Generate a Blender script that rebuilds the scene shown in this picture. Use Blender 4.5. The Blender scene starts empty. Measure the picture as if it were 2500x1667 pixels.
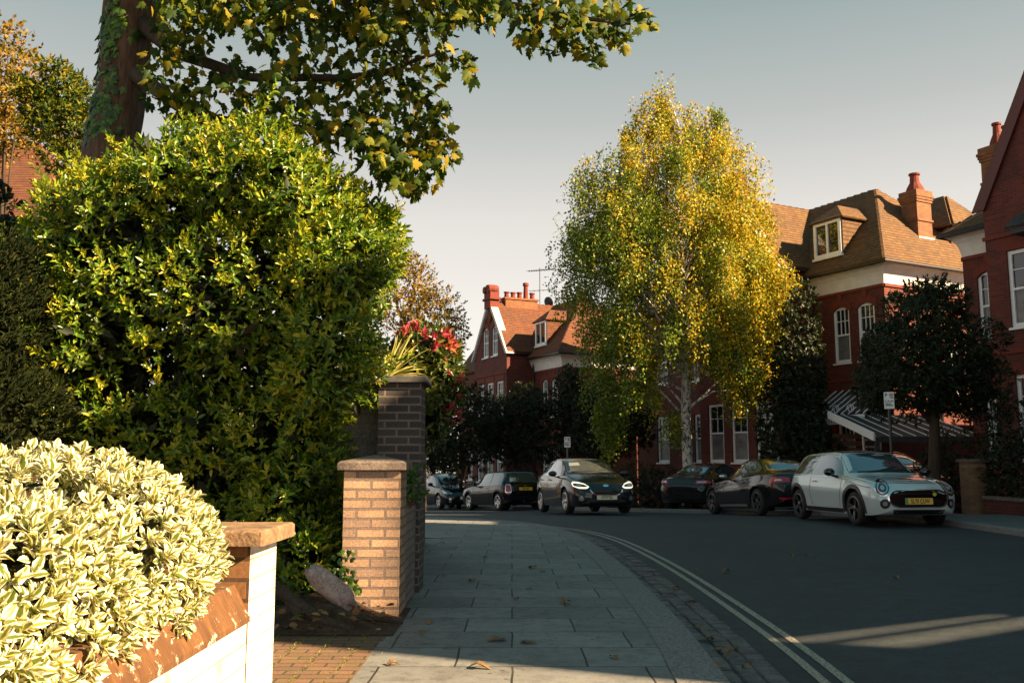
import bpy, bmesh, math, random
import numpy as np
from mathutils import Vector, Matrix
from mathutils.bvhtree import BVHTree
R = math.radians
SC = bpy.context.scene
C = SC.collection
random.seed(7)
RNG = np.random.default_rng(11)

# ------------------------------------------------------------------ camera maths
F, CX, CY, HC = 2250.0, 1250.0, 833.5, 1.18
PITCH = math.atan((1130 - CY) / F)
CP, SP = math.cos(PITCH), math.sin(PITCH)
def ray(px, py):
    x = (px - CX) / F; zc = -(py - CY) / F
    return Vector((x, CP - zc * SP, SP + zc * CP))
def at(px, py, Y):
    d = ray(px, py); t = Y / d.y
    return Vector((d.x * t, Y, HC + d.z * t))
def gnd(px, py, z):
    d = ray(px, py); t = (z - HC) / d.z
    return Vector((d.x * t, d.y * t, z))

def drop(y):
    d = y - 21.0
    if d <= 0: return 0.0
    if d <= 2: return 0.00875 * d * d
    if d <= 24: return 0.035 * (d - 1)
    return 0.805 + 0.02 * min(d - 24, 40)
def zroad(x, y):
    k = min(1.0, max(0.0, (24.0 - y) / 5.0))
    return -0.12 + 0.025 * min(6.0, max(0.0, x - 1.3)) * k + 0.05 * (1 - k) * min(1.0, max(0.0, (x + 2) / 4)) - drop(y)

SUN_E = R(30)
SUN_H = Vector((0.915, -0.403, 0)).normalized()
SUN = Vector((SUN_H.x * math.cos(SUN_E), SUN_H.y * math.cos(SUN_E), math.sin(SUN_E)))

# ------------------------------------------------------------------ mesh builder
def ortho(n):
    n = n.normalized()
    a = Vector((0, 0, 1)) if abs(n.z) < 0.9 else Vector((1, 0, 0))
    u = a.cross(n).normalized(); v = n.cross(u)
    return u, v
class MB:
    def __init__(s): s.v = []; s.f = []; s.m = []
    def add(s, vs, fs, mi=0, M=None):
        b = len(s.v)
        s.v += [tuple(M @ Vector(p)) if M else tuple(p) for p in vs]
        s.f += [tuple(i + b for i in f) for f in fs]; s.m += [mi] * len(fs)
        return s
    def box(s, x0, x1, y0, y1, z0, z1, mi=0, M=None):
        vs = [(x0,y0,z0),(x1,y0,z0),(x1,y1,z0),(x0,y1,z0),(x0,y0,z1),(x1,y0,z1),(x1,y1,z1),(x0,y1,z1)]
        return s.add(vs, [(0,3,2,1),(4,5,6,7),(0,1,5,4),(1,2,6,5),(2,3,7,6),(3,0,4,7)], mi, M)
    def bbox(s, x0, x1, y0, y1, z0, z1, b=0.01, mi=0, M=None):
        """box with chamfered vertical and top edges"""
        vs = []
        for z, i in ((z0, 0), (z1 - b, 0), (z1, b)):
            xa, xb, ya, yb = x0 + i, x1 - i, y0 + i, y1 - i
            c = b
            vs += [(xa + c, ya, z), (xb - c, ya, z), (xb, ya + c, z), (xb, yb - c, z), (xb - c, yb, z), (xa + c, yb, z), (xa, yb - c, z), (xa, ya + c, z)]
        fs = [tuple(range(7, -1, -1)), tuple(range(16, 24))]
        for r in (0, 8):
            for k in range(8): fs.append((r + k, r + (k + 1) % 8, r + 8 + (k + 1) % 8, r + 8 + k))
        return s.add(vs, fs, mi, M)
    def poly(s, pts, th, mi=0):
        """planar polygon given thickness th against its normal (solid slab)"""
        P = [Vector(p) for p in pts]; n = len(P)
        nr = Vector((0, 0, 0))
        for i in range(n): nr += P[i].cross(P[(i + 1) % n])
        nr.normalize()
        Q = [p - nr * th for p in P]
        fs = [tuple(range(n)), tuple(range(2 * n - 1, n - 1, -1))]
        for i in range(n):
            j = (i + 1) % n; fs.append((j, i, n + i, n + j))
        return s.add(P + Q, fs, mi)
    def prism(s, pts, M, d, mi=0):
        """2D outline (a,b) in the plane of M, extruded 0..d along M's third axis"""
        n = len(pts)
        vs = [(a, b, 0) for a, b in pts] + [(a, b, d) for a, b in pts]
        fs = [tuple(range(n - 1, -1, -1)), tuple(range(n, 2 * n))]
        for i in range(n):
            j = (i + 1) % n; fs.append((i, j, n + j, n + i))
        return s.add(vs, fs, mi, M)
    def tube(s, path, rad, n=8, mi=0, cap=True):
        P = [Vector(p) for p in path]; k = len(P)
        if not isinstance(rad, (list, tuple)): rad = [rad] * k
        vs, fs = [], []
        u = None
        for i in range(k):
            t = (P[min(i + 1, k - 1)] - P[max(i - 1, 0)])
            if t.length < 1e-9: t = Vector((0, 0, 1))
            t.normalize()
            if u is None: u, w = ortho(t)
            else:
                u = (u - t * u.dot(t))
                if u.length < 1e-6: u, w = ortho(t)
                u.normalize()
            w = t.cross(u)
            for j in range(n):
                a = 2 * math.pi * j / n
                vs.append(P[i] + (u * math.cos(a) + w * math.sin(a)) * rad[i])
        for i in range(k - 1):
            for j in range(n):
                a, b = i * n + j, i * n + (j + 1) % n
                fs.append((a, b, b + n, a + n))
        if cap: fs += [tuple(range(n - 1, -1, -1)), tuple(range((k - 1) * n, k * n))]
        return s.add(vs, fs, mi)
    def lathe(s, prof, M=None, n=24, mi=0, close=False):
        """profile [(r,z)] spun about local z"""
        k = len(prof); vs, fs = [], []
        for r, z in prof:
            for j in range(n):
                a = 2 * math.pi * j / n; vs.append((r * math.cos(a), r * math.sin(a), z))
        for i in range(k if close else k - 1):
            i2 = (i + 1) % k
            for j in range(n):
                j2 = (j + 1) % n; fs.append((i * n + j, i * n + j2, i2 * n + j2, i2 * n + j))
        if not close:
            fs += [tuple(range(n - 1, -1, -1)), tuple(range((k - 1) * n, k * n))]
        return s.add(vs, fs, mi, M)
    def grid(s, fn, nu, nv, mi=0):
        vs = [fn(i / nu, j / nv) for i in range(nu + 1) for j in range(nv + 1)]
        fs = [(i * (nv + 1) + j, (i + 1) * (nv + 1) + j, (i + 1) * (nv + 1) + j + 1, i * (nv + 1) + j + 1) for i in range(nu) for j in range(nv)]
        return s.add(vs, fs, mi)
    def build(s, name, mats, parent=None, smooth=False, uv=True, angle=None):
        me = bpy.data.meshes.new(name)
        me.from_pydata(s.v, [], s.f)
        if not isinstance(mats, (list, tuple)): mats = [mats]
        for m in mats: me.materials.append(m)
        me.polygons.foreach_set('material_index', s.m)
        if uv:
            lay = me.uv_layers.new(name='UVMap').data
            for p in me.polygons:
                n = p.normal
                if abs(n.z) > 0.9: t, b = Vector((1, 0, 0)), Vector((0, 1, 0))
                else:
                    t = Vector((0, 0, 1)).cross(n).normalized(); b = n.cross(t)
                for li in p.loop_indices:
                    co = me.vertices[me.loops[li].vertex_index].co
                    lay[li].uv = (co.dot(t), co.dot(b))
        if smooth: me.polygons.foreach_set('use_smooth', [True] * len(me.polygons))
        me.update()
        if smooth and angle:
            me.set_sharp_from_angle(angle=R(angle))
        o = bpy.data.objects.new(name, me); C.objects.link(o)
        if parent: o.parent = parent
        return o
def np_mesh(name, V, Fc, mat, parent=None, uv=None, smooth=True):
    """V (n,3), Fc (m,k) uniform polygons, uv per vertex (n,2)"""
    me = bpy.data.meshes.new(name)
    n, m, k = len(V), len(Fc), Fc.shape[1]
    me.vertices.add(n); me.vertices.foreach_set('co', np.ascontiguousarray(V, dtype=np.float32).ravel())
    me.loops.add(m * k); me.loops.foreach_set('vertex_index', np.ascontiguousarray(Fc, dtype=np.int32).ravel())
    me.polygons.add(m)
    me.polygons.foreach_set('loop_start', np.arange(0, m * k, k, dtype=np.int32))
    me.polygons.foreach_set('loop_total', np.full(m, k, dtype=np.int32))
    if smooth: me.polygons.foreach_set('use_smooth', np.ones(m, dtype=bool))
    if uv is not None:
        lay = me.uv_layers.new(name='UVMap')
        lay.data.foreach_set('uv', np.ascontiguousarray(uv[Fc.ravel()], dtype=np.float32).ravel())
    for mm in (mat if isinstance(mat, (list, tuple)) else [mat]): me.materials.append(mm)
    me.update(calc_edges=True); me.validate()
    o = bpy.data.objects.new(name, me); C.objects.link(o)
    if parent: o.parent = parent
    return o
def tag(o, label, cat, group=None):
    o['label'] = label; o['category'] = cat
    if group: o['group'] = group
    return o
def thing(name, label, cat, loc=(0, 0, 0), rz=0, group=None):
    o = bpy.data.objects.new(name, None); C.objects.link(o)
    o.location = loc; o.rotation_euler = (0, 0, rz); o.empty_display_size = 0.3
    return tag(o, label, cat, group)
def struct(o, kind='structure'):
    o['kind'] = kind; return o
def frame(o, a, b, c=None):
    a = Vector(a).normalized(); b = Vector(b).normalized()
    c = Vector(c).normalized() if c else a.cross(b)
    M = Matrix.Identity(4)
    for i in range(3):
        M[i][0], M[i][1], M[i][2], M[i][3] = a[i], b[i], c[i], o[i]
    return M
def boolean(o, cutters):
    for c in cutters:
        md = o.modifiers.new('b', 'BOOLEAN'); md.operation = 'DIFFERENCE'; md.object = c; md.solver = 'EXACT'
    bpy.context.view_layer.update()
    dg = bpy.context.evaluated_depsgraph_get()
    me = bpy.data.meshes.new_from_object(o.evaluated_get(dg))
    o.modifiers.clear(); old = o.data; o.data = me; me.name = o.name
    bpy.data.meshes.remove(old)
    for c in cutters: bpy.data.objects.remove(c)
def text_verts(body, h, squeeze=1.0):
    cu = bpy.data.curves.new('txt', 'FONT'); cu.body = body; cu.size = h * 1.4; cu.align_x = 'CENTER'; cu.offset = 0.008 * h * 10 * 0.3
    o = bpy.data.objects.new('txt', cu); C.objects.link(o)
    bpy.context.view_layer.update()
    me = bpy.data.meshes.new_from_object(o.evaluated_get(bpy.context.evaluated_depsgraph_get()))
    vs = [(v.co.x * squeeze, v.co.y, 0) for v in me.vertices]; fs = [tuple(p.vertices) for p in me.polygons]
    bpy.data.objects.remove(o); bpy.data.curves.remove(cu); bpy.data.meshes.remove(me)
    ys = [v[1] for v in vs]; mid = (min(ys) + max(ys)) / 2
    return [(x, y - mid, z) for x, y, z in vs], fs

# ------------------------------------------------------------------ materials
def nodes(name):
    m = bpy.data.materials.new(name); m.use_nodes = True
    nt = m.node_tree; b = nt.nodes['Principled BSDF']
    return m, nt, b
def N(nt, t, **kw):
    n = nt.nodes.new(t)
    for k, v in kw.items():
        if k in n.inputs: n.inputs[k].default_value = v
        else: setattr(n, k, v)
    return n
def ramp(nt, fac, stops):
    r = nt.nodes.new('ShaderNodeValToRGB'); e = r.color_ramp.elements
    while len(e) > 1: e.remove(e[-1])
    e[0].position = stops[0][0]; e[0].color = (*stops[0][1], 1)
    for p, c in stops[1:]:
        x = e.new(p); x.color = (*c, 1)
    nt.links.new(fac, r.inputs['Fac']); return r.outputs['Color']
def mixc(nt, fac, a, b, bt='MIX'):
    m = nt.nodes.new('ShaderNodeMix'); m.data_type = 'RGBA'; m.blend_type = bt
    for s, v in ((m.inputs[0], fac), (m.inputs[6], a), (m.inputs[7], b)):
        if hasattr(v, 'links'): nt.links.new(v, s)
        else: s.default_value = v if isinstance(v, float) else (*v, 1)
    return m.outputs[2]
def bump(nt, b, h, strength=0.3, dist=0.01):
    n = N(nt, 'ShaderNodeBump', Strength=strength, Distance=dist)
    nt.links.new(h, n.inputs['Height']); nt.links.new(n.outputs['Normal'], b.inputs['Normal'])
def noise(nt, vec, scale, detail=4, rough=0.55, dist=0.0):
    n = N(nt, 'ShaderNodeTexNoise', Scale=float(scale), Detail=float(detail), Roughness=rough, Distortion=dist)
    nt.links.new(vec, n.inputs['Vector']); return n.outputs['Fac']
def coord(nt, which='Object'):
    return nt.nodes.new('ShaderNodeTexCoord').outputs[which]
def plain(name, col, rough=0.6, metal=0.0, coat=0.0, spec=0.5, emit=None, es=1.0, ior=None):
    m, nt, b = nodes(name)
    b.inputs['Base Color'].default_value = (*col, 1); b.inputs['Roughness'].default_value = rough
    b.inputs['Metallic'].default_value = metal; b.inputs['Coat Weight'].default_value = coat
    b.inputs['Coat Roughness'].default_value = 0.03
    b.inputs['Specular IOR Level'].default_value = spec
    if ior: b.inputs['IOR'].default_value = ior
    if emit: b.inputs['Emission Color'].default_value = (*emit, 1); b.inputs['Emission Strength'].default_value = es
    return m
def noisy(name, c1, c2, scale=8, rough=0.8, bs=0.2, bd=0.01, fine=0, lo=0.35, hi=0.65, which='Object', metal=0.0):
    m, nt, b = nodes(name); v = coord(nt, which)
    f = noise(nt, v, scale, 6, 0.6)
    col = ramp(nt, f, [(lo, c1), (hi, c2)])
    h = f
    if fine:
        f2 = noise(nt, v, fine, 3)
        col = mixc(nt, 1.0, col, ramp(nt, f2, [(0.3, (0.6, 0.6, 0.6)), (0.7, (1.25, 1.25, 1.25))]), 'MULTIPLY')
        h = f2
    nt.links.new(col, b.inputs['Base Color']); b.inputs['Roughness'].default_value = rough; b.inputs['Metallic'].default_value = metal
    if bs: bump(nt, b, h, bs, bd)
    return m
def brick(name, c1, c2, mortar, bw=0.225, bh=0.075, mw=0.01, rough=0.85, bs=0.5, bd=0.012, dirt=0.35, dirtcol=None, offset=0.5, wob=0.0, dscale=1.3, var=0.25):
    """brick/tile/slab pattern in metric UVs"""
    m, nt, b = nodes(name); uv = coord(nt, 'UV'); ob = coord(nt, 'Object')
    vec = uv
    if wob:
        nn = N(nt, 'ShaderNodeTexNoise', Scale=3.0, Detail=2.0); nt.links.new(uv, nn.inputs['Vector'])
        sub = N(nt, 'ShaderNodeVectorMath', operation='SUBTRACT'); nt.links.new(nn.outputs['Color'], sub.inputs[0]); sub.inputs[1].default_value = (0.5, 0.5, 0.5)
        sc = N(nt, 'ShaderNodeVectorMath', operation='SCALE'); nt.links.new(sub.outputs[0], sc.inputs[0]); sc.inputs['Scale'].default_value = wob
        ad = N(nt, 'ShaderNodeVectorMath', operation='ADD'); nt.links.new(uv, ad.inputs[0]); nt.links.new(sc.outputs[0], ad.inputs[1]); vec = ad.outputs[0]
    t = N(nt, 'ShaderNodeTexBrick', Scale=1.0); t.offset = offset
    t.inputs['Brick Width'].default_value = bw; t.inputs['Row Height'].default_value = bh
    t.inputs['Mortar Size'].default_value = mw; t.inputs['Mortar Smooth'].default_value = 0.15; t.inputs['Bias'].default_value = 0.0
    t.inputs['Color1'].default_value = (*c1, 1); t.inputs['Color2'].default_value = (*c2, 1); t.inputs['Mortar'].default_value = (*mortar, 1)
    nt.links.new(vec, t.inputs['Vector'])
    f = noise(nt, ob, dscale, 6, 0.65)
    f2 = noise(nt, ob, 60, 3)
    g = 1 - var
    col = mixc(nt, 1.0, t.outputs['Color'], ramp(nt, f2, [(0.3, (g, g, g)), (0.7, (1 + var, 1 + var, 1 + var))]), 'MULTIPLY')
    dc = dirtcol or tuple(x * 0.35 for x in c1)
    fd = N(nt, 'ShaderNodeMath', operation='MULTIPLY'); nt.links.new(ramp(nt, f, [(0.45, (0, 0, 0)), (0.75, (1, 1, 1))]), fd.inputs[0]); fd.inputs[1].default_value = dirt
    col = mixc(nt, fd.outputs[0], col, dc)
    nt.links.new(col, b.inputs['Base Color']); b.inputs['Roughness'].default_value = rough
    inv = N(nt, 'ShaderNodeMath', operation='SUBTRACT'); inv.inputs[0].default_value = 1.0; nt.links.new(t.outputs['Fac'], inv.inputs[1])
    ad = N(nt, 'ShaderNodeMath', operation='MULTIPLY_ADD'); nt.links.new(f2, ad.inputs[0]); ad.inputs[1].default_value = 0.25; nt.links.new(inv.outputs[0], ad.inputs[2])
    bump(nt, b, ad.outputs[0], bs, bd)
    return m
def leafmat(name, cols, rough=0.45, trans=0.3, margin=None, tcol=None, spec=0.4):
    """foliage: every leaf takes its own tint; margin = pale edge of a variegated leaf"""
    m, nt, b = nodes(name)
    g = nt.nodes.new('ShaderNodeNewGeometry')
    n = len(cols)
    col = ramp(nt, g.outputs['Random Per Island'], [(i / max(1, n - 1), c) for i, c in enumerate(cols)])
    if margin:
        uv = coord(nt, 'UV'); sx = N(nt, 'ShaderNodeSeparateXYZ'); nt.links.new(uv, sx.inputs[0])
        ab = N(nt, 'ShaderNodeMath', operation='ABSOLUTE'); nt.links.new(sx.outputs[0], ab.inputs[0])
        f2 = noise(nt, uv, 2.2, 2)
        ad = N(nt, 'ShaderNodeMath', operation='MULTIPLY_ADD'); nt.links.new(f2, ad.inputs[0]); ad.inputs[1].default_value = 0.5; nt.links.new(ab.outputs[0], ad.inputs[2])
        wn = N(nt, 'ShaderNodeMath', operation='MULTIPLY_ADD'); nt.links.new(g.outputs['Random Per Island'], wn.inputs[0]); wn.inputs[1].default_value = 0.35; nt.links.new(ad.outputs[0], wn.inputs[2])
        fac = ramp(nt, wn.outputs[0], [(0.80, (0, 0, 0)), (0.95, (1, 1, 1))])
        col = mixc(nt, fac, col, margin)
    nt.links.new(col, b.inputs['Base Color']); b.inputs['Roughness'].default_value = rough; b.inputs['Specular IOR Level'].default_value = spec
    tr = nt.nodes.new('ShaderNodeBsdfTranslucent'); 
    tc = mixc(nt, 1.0, col, tcol or (1.3, 1.25, 0.5), 'MULTIPLY'); nt.links.new(tc, tr.inputs['Color'])
    mx = nt.nodes.new('ShaderNodeMixShader'); mx.inputs[0].default_value = trans
    nt.links.new(b.outputs[0], mx.inputs[1]); nt.links.new(tr.outputs[0], mx.inputs[2])
    nt.links.new(mx.outputs[0], nt.nodes['Material Output'].inputs['Surface'])
    return m

M_red = brick('red_brick', (0.175, 0.027, 0.015), (0.095, 0.017, 0.011), (0.11, 0.055, 0.042), dirt=0.75, dirtcol=(0.05, 0.014, 0.012), bs=0.35, mw=0.008)
M_redarch = brick('rubbed_red_brick', (0.21, 0.034, 0.018), (0.17, 0.028, 0.015), (0.12, 0.036, 0.024), bw=0.075, bh=0.3, dirt=0.2)
M_cream = brick('cream_brick', (0.52, 0.33, 0.20), (0.28, 0.19, 0.135), (0.19, 0.14, 0.11), dirt=0.55, dirtcol=(0.16, 0.12, 0.10), mw=0.011, bs=0.9, dscale=5, wob=0.006, var=0.3)
M_dark = brick('engineering_brick', (0.045, 0.045, 0.05), (0.075, 0.07, 0.07), (0.20, 0.16, 0.13), dirt=0.2, mw=0.010)
M_stack = brick('chimney_brick', (0.30, 0.115, 0.036), (0.20, 0.072, 0.028), (0.16, 0.09, 0.06), dirt=0.6, dirtcol=(0.05, 0.03, 0.02), dscale=2.5)
M_yellowbrick = brick('stock_brick', (0.30, 0.17, 0.08), (0.2, 0.1, 0.06), (0.18, 0.14, 0.1))
def tiles(name, c1, c2, row=0.15, width=0.17, dirt=(0.06, 0.045, 0.03)):
    """overlapping plain tiles: each course has a dark line coloured in along its lower edge"""
    m, nt, b = nodes(name); uv = coord(nt, 'UV'); ob = coord(nt, 'Object')
    t = N(nt, 'ShaderNodeTexBrick', Scale=1.0); t.offset = 0.5
    for k, v in (('Brick Width', width), ('Row Height', row), ('Mortar Size', 0.0022), ('Mortar Smooth', 0.2), ('Bias', 0.0)): t.inputs[k].default_value = v
    t.inputs['Color1'].default_value = (*c1, 1); t.inputs['Color2'].default_value = (*c2, 1); t.inputs['Mortar'].default_value = (*[x * .3 for x in c2], 1)
    nt.links.new(uv, t.inputs['Vector'])
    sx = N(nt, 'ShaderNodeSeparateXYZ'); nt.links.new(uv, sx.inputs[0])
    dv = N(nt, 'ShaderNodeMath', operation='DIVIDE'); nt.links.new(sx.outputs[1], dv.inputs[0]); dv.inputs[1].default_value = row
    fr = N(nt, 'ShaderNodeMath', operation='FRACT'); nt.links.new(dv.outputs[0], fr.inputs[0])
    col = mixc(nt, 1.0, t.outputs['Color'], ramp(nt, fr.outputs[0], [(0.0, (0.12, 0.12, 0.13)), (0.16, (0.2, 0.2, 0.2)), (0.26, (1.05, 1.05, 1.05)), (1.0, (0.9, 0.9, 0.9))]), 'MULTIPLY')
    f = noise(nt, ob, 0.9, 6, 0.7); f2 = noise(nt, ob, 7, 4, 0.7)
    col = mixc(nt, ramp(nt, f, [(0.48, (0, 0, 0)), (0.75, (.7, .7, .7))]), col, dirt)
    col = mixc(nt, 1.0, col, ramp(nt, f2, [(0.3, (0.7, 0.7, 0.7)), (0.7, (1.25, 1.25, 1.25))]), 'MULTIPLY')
    nt.links.new(col, b.inputs['Base Color']); b.inputs['Roughness'].default_value = 0.85
    iv = N(nt, 'ShaderNodeMath', operation='SUBTRACT'); iv.inputs[0].default_value = 1.0; nt.links.new(fr.outputs[0], iv.inputs[1])
    bump(nt, b, iv.outputs[0], 0.5, 0.02); return m
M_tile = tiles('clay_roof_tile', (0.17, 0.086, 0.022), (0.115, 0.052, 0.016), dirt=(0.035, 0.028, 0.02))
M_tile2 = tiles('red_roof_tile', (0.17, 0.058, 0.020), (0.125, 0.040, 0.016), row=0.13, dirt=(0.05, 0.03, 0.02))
M_slate = noisy('dark_roof_covering', (0.03, 0.03, 0.035), (0.06, 0.055, 0.055), 6, 0.7, 0.3, 0.02)
M_render = noisy('white_render', (0.70, 0.68, 0.63), (0.82, 0.80, 0.76), 3, 0.8, 0.1, 0.005)
M_whitewood = noisy('white_painted_wood', (0.80, 0.81, 0.81), (0.88, 0.89, 0.89), 12, 0.5, 0.05, 0.002)
M_glass = plain('window_glass', (0.015, 0.02, 0.022), 0.03, spec=0.9)
M_curtain = noisy('net_curtain', (0.10, 0.105, 0.105), (0.20, 0.205, 0.205), 3, 0.25, 0)
M_pipe = plain('black_iron', (0.015, 0.015, 0.016), 0.35)
M_lead = noisy('lead_flashing', (0.35, 0.36, 0.37), (0.5, 0.5, 0.5), 5, 0.5, 0.1)
M_stone = noisy('stone_coping', (0.13, 0.08, 0.045), (0.30, 0.19, 0.10), 9, 0.9, 0.5, 0.01, fine=70)
M_greystone = noisy('grey_coping', (0.13, 0.105, 0.09), (0.24, 0.19, 0.155), 10, 0.9, 0.4, 0.01, fine=60)
M_darkstone = noisy('dark_coping', (0.05, 0.05, 0.055), (0.10, 0.095, 0.09), 10, 0.8, 0.3, 0.01)
M_gablestone = noisy('pale_gable_coping', (0.45, 0.44, 0.42), (0.62, 0.6, 0.57), 4, 0.8, 0.2)
M_bark = None
# ------------------------------------------------------------------ camera, world, sun
cam = bpy.data.cameras.new('camera'); co = bpy.data.objects.new('camera', cam); C.objects.link(co)
cam.sensor_width = 36; cam.lens = 36 * F / 2500; cam.clip_end = 2000; cam.clip_start = 0.05
co.location = (0, 0, HC); co.rotation_euler = (math.pi / 2 + PITCH, 0, 0)
SC.camera = co
w = bpy.data.worlds.new('World'); SC.world = w; w.use_nodes = True
nt = w.node_tree; bg = nt.nodes['Background']
sky = nt.nodes.new('ShaderNodeTexSky'); sky.sky_type = 'NISHITA'; sky.sun_disc = False
sky.sun_elevation = SUN_E; sky.sun_rotation = math.atan2(SUN_H.x, SUN_H.y)
sky.air_density = 1.0; sky.dust_density = 2.5; sky.ozone_density = 1.0; sky.altitude = 0
# evening haze: the clear blue is greyed and warms to cream towards the horizon
g = nt.nodes.new('ShaderNodeNewGeometry')
tc = nt.nodes.new('ShaderNodeTexCoord'); sx = nt.nodes.new('ShaderNodeSeparateXYZ'); nt.links.new(tc.outputs['Generated'], sx.inputs[0])
grad = ramp(nt, sx.outputs[2], SKY_RAMP := [(0.0, (5.7, 5.25, 4.65)), (0.10, (5.3, 4.95, 4.45)), (0.26, (4.15, 3.92, 3.6)), (0.355, (2.75, 2.82, 2.64)), (0.42, (2.1, 2.38, 2.24)), (0.466, (1.65, 2.06, 1.94)), (0.6, (0.62, 1.34, 1.46)), (1.0, (0.30, 1.14, 1.38))])
skc = mixc(nt, 0.92, sky.outputs[0], grad)
nt.links.new(skc, bg.inputs['Color']); bg.inputs['Strength'].default_value = 0.05
sun = bpy.data.lights.new('sun', 'SUN'); sun.energy = 5.0; sun.angle = R(0.45); sun.color = (1.0, 0.70, 0.41)
so = bpy.data.objects.new('sun', sun); C.objects.link(so)
so.rotation_euler = SUN.to_track_quat('Z', 'Y').to_euler(); so.location = SUN * 60
SC.view_settings.view_transform = 'Standard'; SC.view_settings.look = 'None'; SC.view_settings.exposure = 2.0; SC.view_settings.gamma = 1
SC.cycles.use_denoising = True
SC.cycles.max_bounces = 6; SC.cycles.transparent_max_bounces = 6
# ------------------------------------------------------------------ ground, road, pavement
def spline(pts, step=0.5):
    P = [Vector((p[0], p[1], 0)) for p in pts]; out = []
    for i in range(len(P) - 1):
        p0, p1, p2, p3 = P[max(i - 1, 0)], P[i], P[i + 1], P[min(i + 2, len(P) - 1)]
        n = max(2, int((p2 - p1).length / step))
        for k in range(n):
            t = k / n
            out.append(0.5 * ((2 * p1) + (p2 - p0) * t + (2 * p0 - 5 * p1 + 4 * p2 - p3) * t * t + (3 * p1 - p0 - 3 * p2 + p3) * t ** 3))
    out.append(P[-1]); return out
KL = spline([(0.9, -14), (1.02, -4), (1.1, 1), (1.18, 4.9), (1.28, 7), (1.31, 11), (1.2, 14.3), (0.98, 16.6), (0.5, 18.4), (-0.6, 19.9), (-2.2, 21.0), (-5.5, 22.8), (-12, 26), (-24, 32)])
KR = spline([(7.8, -14), (7.9, 5), (8.05, 14), (8.05, 18.5), (7.5, 21.2), (6.7, 23.6), (5.6, 25.8), (4.1, 28.4), (1.9, 32.2), (-0.4, 37), (-3.4, 43), (-8.2, 50), (-19, 62)])
def offs(P, d):
    """shift a polyline sideways, to the left of its direction for positive d"""
    o = []
    for i, p in enumerate(P):
        t = (P[min(i + 1, len(P) - 1)] - P[max(i - 1, 0)]).normalized()
        o.append(p + Vector((-t.y, t.x, 0)) * (d(p) if callable(d) else d))
    return o
def arc(P):
    s = [0.0]
    for a, b in zip(P, P[1:]): s.append(s[-1] + (b - a).length)
    return s
def sheet(name, A, B, zf, mat, nv=1, uvscale=None, ribbon=True):
    """strip between two polylines of equal length; UV = (distance along, distance across)"""
    n = len(A); s = arc(A); V = []; UV = []
    for i in range(n):
        wd = (B[i] - A[i]).length
        for j in range(nv + 1):
            p = A[i].lerp(B[i], j / nv); V.append((p.x, p.y, zf(p.x, p.y, j / nv))); UV.append((s[i], wd * j / nv) if ribbon else (p.x, p.y))
    Fc = [(i * (nv + 1) + j, (i + 1) * (nv + 1) + j, (i + 1) * (nv + 1) + j + 1, i * (nv + 1) + j + 1) for i in range(n - 1) for j in range(nv)]
    return np_mesh(name, np.array(V), np.array(Fc), mat, None, np.array(UV), smooth=True)
zl = lambda x, y: -drop(y)                     # level of the pavement on the near side
# ground
M_ground = noisy('garden_earth', (0.03, 0.022, 0.015), (0.06, 0.045, 0.03), 2, 0.95, 0.4, 0.05, fine=30)
mb = MB()
xs = list(range(-60, 80, 4)); ys = [-40, -20, 0, 10, 20, 24, 28, 32, 36, 40, 46, 52, 60, 70, 90, 130, 300]
mb.add([(x, y, -0.35 - drop(y)) for x in xs for y in ys], [(i * len(ys) + j, (i + 1) * len(ys) + j, (i + 1) * len(ys) + j + 1, i * len(ys) + j + 1) for i in range(len(xs) - 1) for j in range(len(ys) - 1)])
struct(mb.build('ground', M_ground, smooth=True))
# road: worn asphalt with aggregate speckle
m, nt, b = nodes('asphalt'); v = coord(nt)
f1 = noise(nt, v, 0.45, 5, 0.6); f2 = noise(nt, v, 130, 3, 0.7); vo = N(nt, 'ShaderNodeTexVoronoi', Scale=90.0); nt.links.new(v, vo.inputs['Vector'])
f3 = noise(nt, v, 22, 5, 0.7); f4 = noise(nt, v, 5, 6, 0.7)
col = ramp(nt, f1, [(0.3, (0.027, 0.036, 0.042)), (0.7, (0.044, 0.056, 0.063))])
col = mixc(nt, 1.0, col, ramp(nt, f3, [(0.3, (0.72, 0.72, 0.72)), (0.7, (1.28, 1.28, 1.28))]), 'MULTIPLY')
col = mixc(nt, 1.0, col, ramp(nt, f4, [(0.35, (0.75, 0.75, 0.75)), (0.6, (1.1, 1.1, 1.1))]), 'MULTIPLY')
col = mixc(nt, 1.0, col, ramp(nt, f2, [(0.3, (0.55, 0.55, 0.55)), (0.5, (1, 1, 1)), (0.75, (1.9, 1.85, 1.8))]), 'MULTIPLY')
col = mixc(nt, 1.0, col, ramp(nt, vo.outputs['Distance'], [(0.0, (1.5, 1.5, 1.45)), (0.35, (0.9, 0.9, 0.9))]), 'MULTIPLY')
nt.links.new(col, b.inputs['Base Color']); b.inputs['Roughness'].default_value = 0.72; b.inputs['Specular IOR Level'].default_value = 0.45
bump(nt, b, f2, 0.6, 0.008); M_road = m
n = 90
def resample(P, n):
    s = arc(P); L = s[-1]; out = []; k = 0
    for i in range(n):
        d = L * i / (n - 1)
        while k < len(s) - 2 and s[k + 1] < d: k += 1
        t = (d - s[k]) / max(1e-9, s[k + 1] - s[k]); out.append(P[k].lerp(P[k + 1], t))
    return out
A, B = resample(KL, n), resample(KR, n)
struct(sheet('road', offs(A, 0.02), offs(B, -0.02), lambda x, y, t: zroad(x, y), M_road, 24, ribbon=False))
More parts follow.
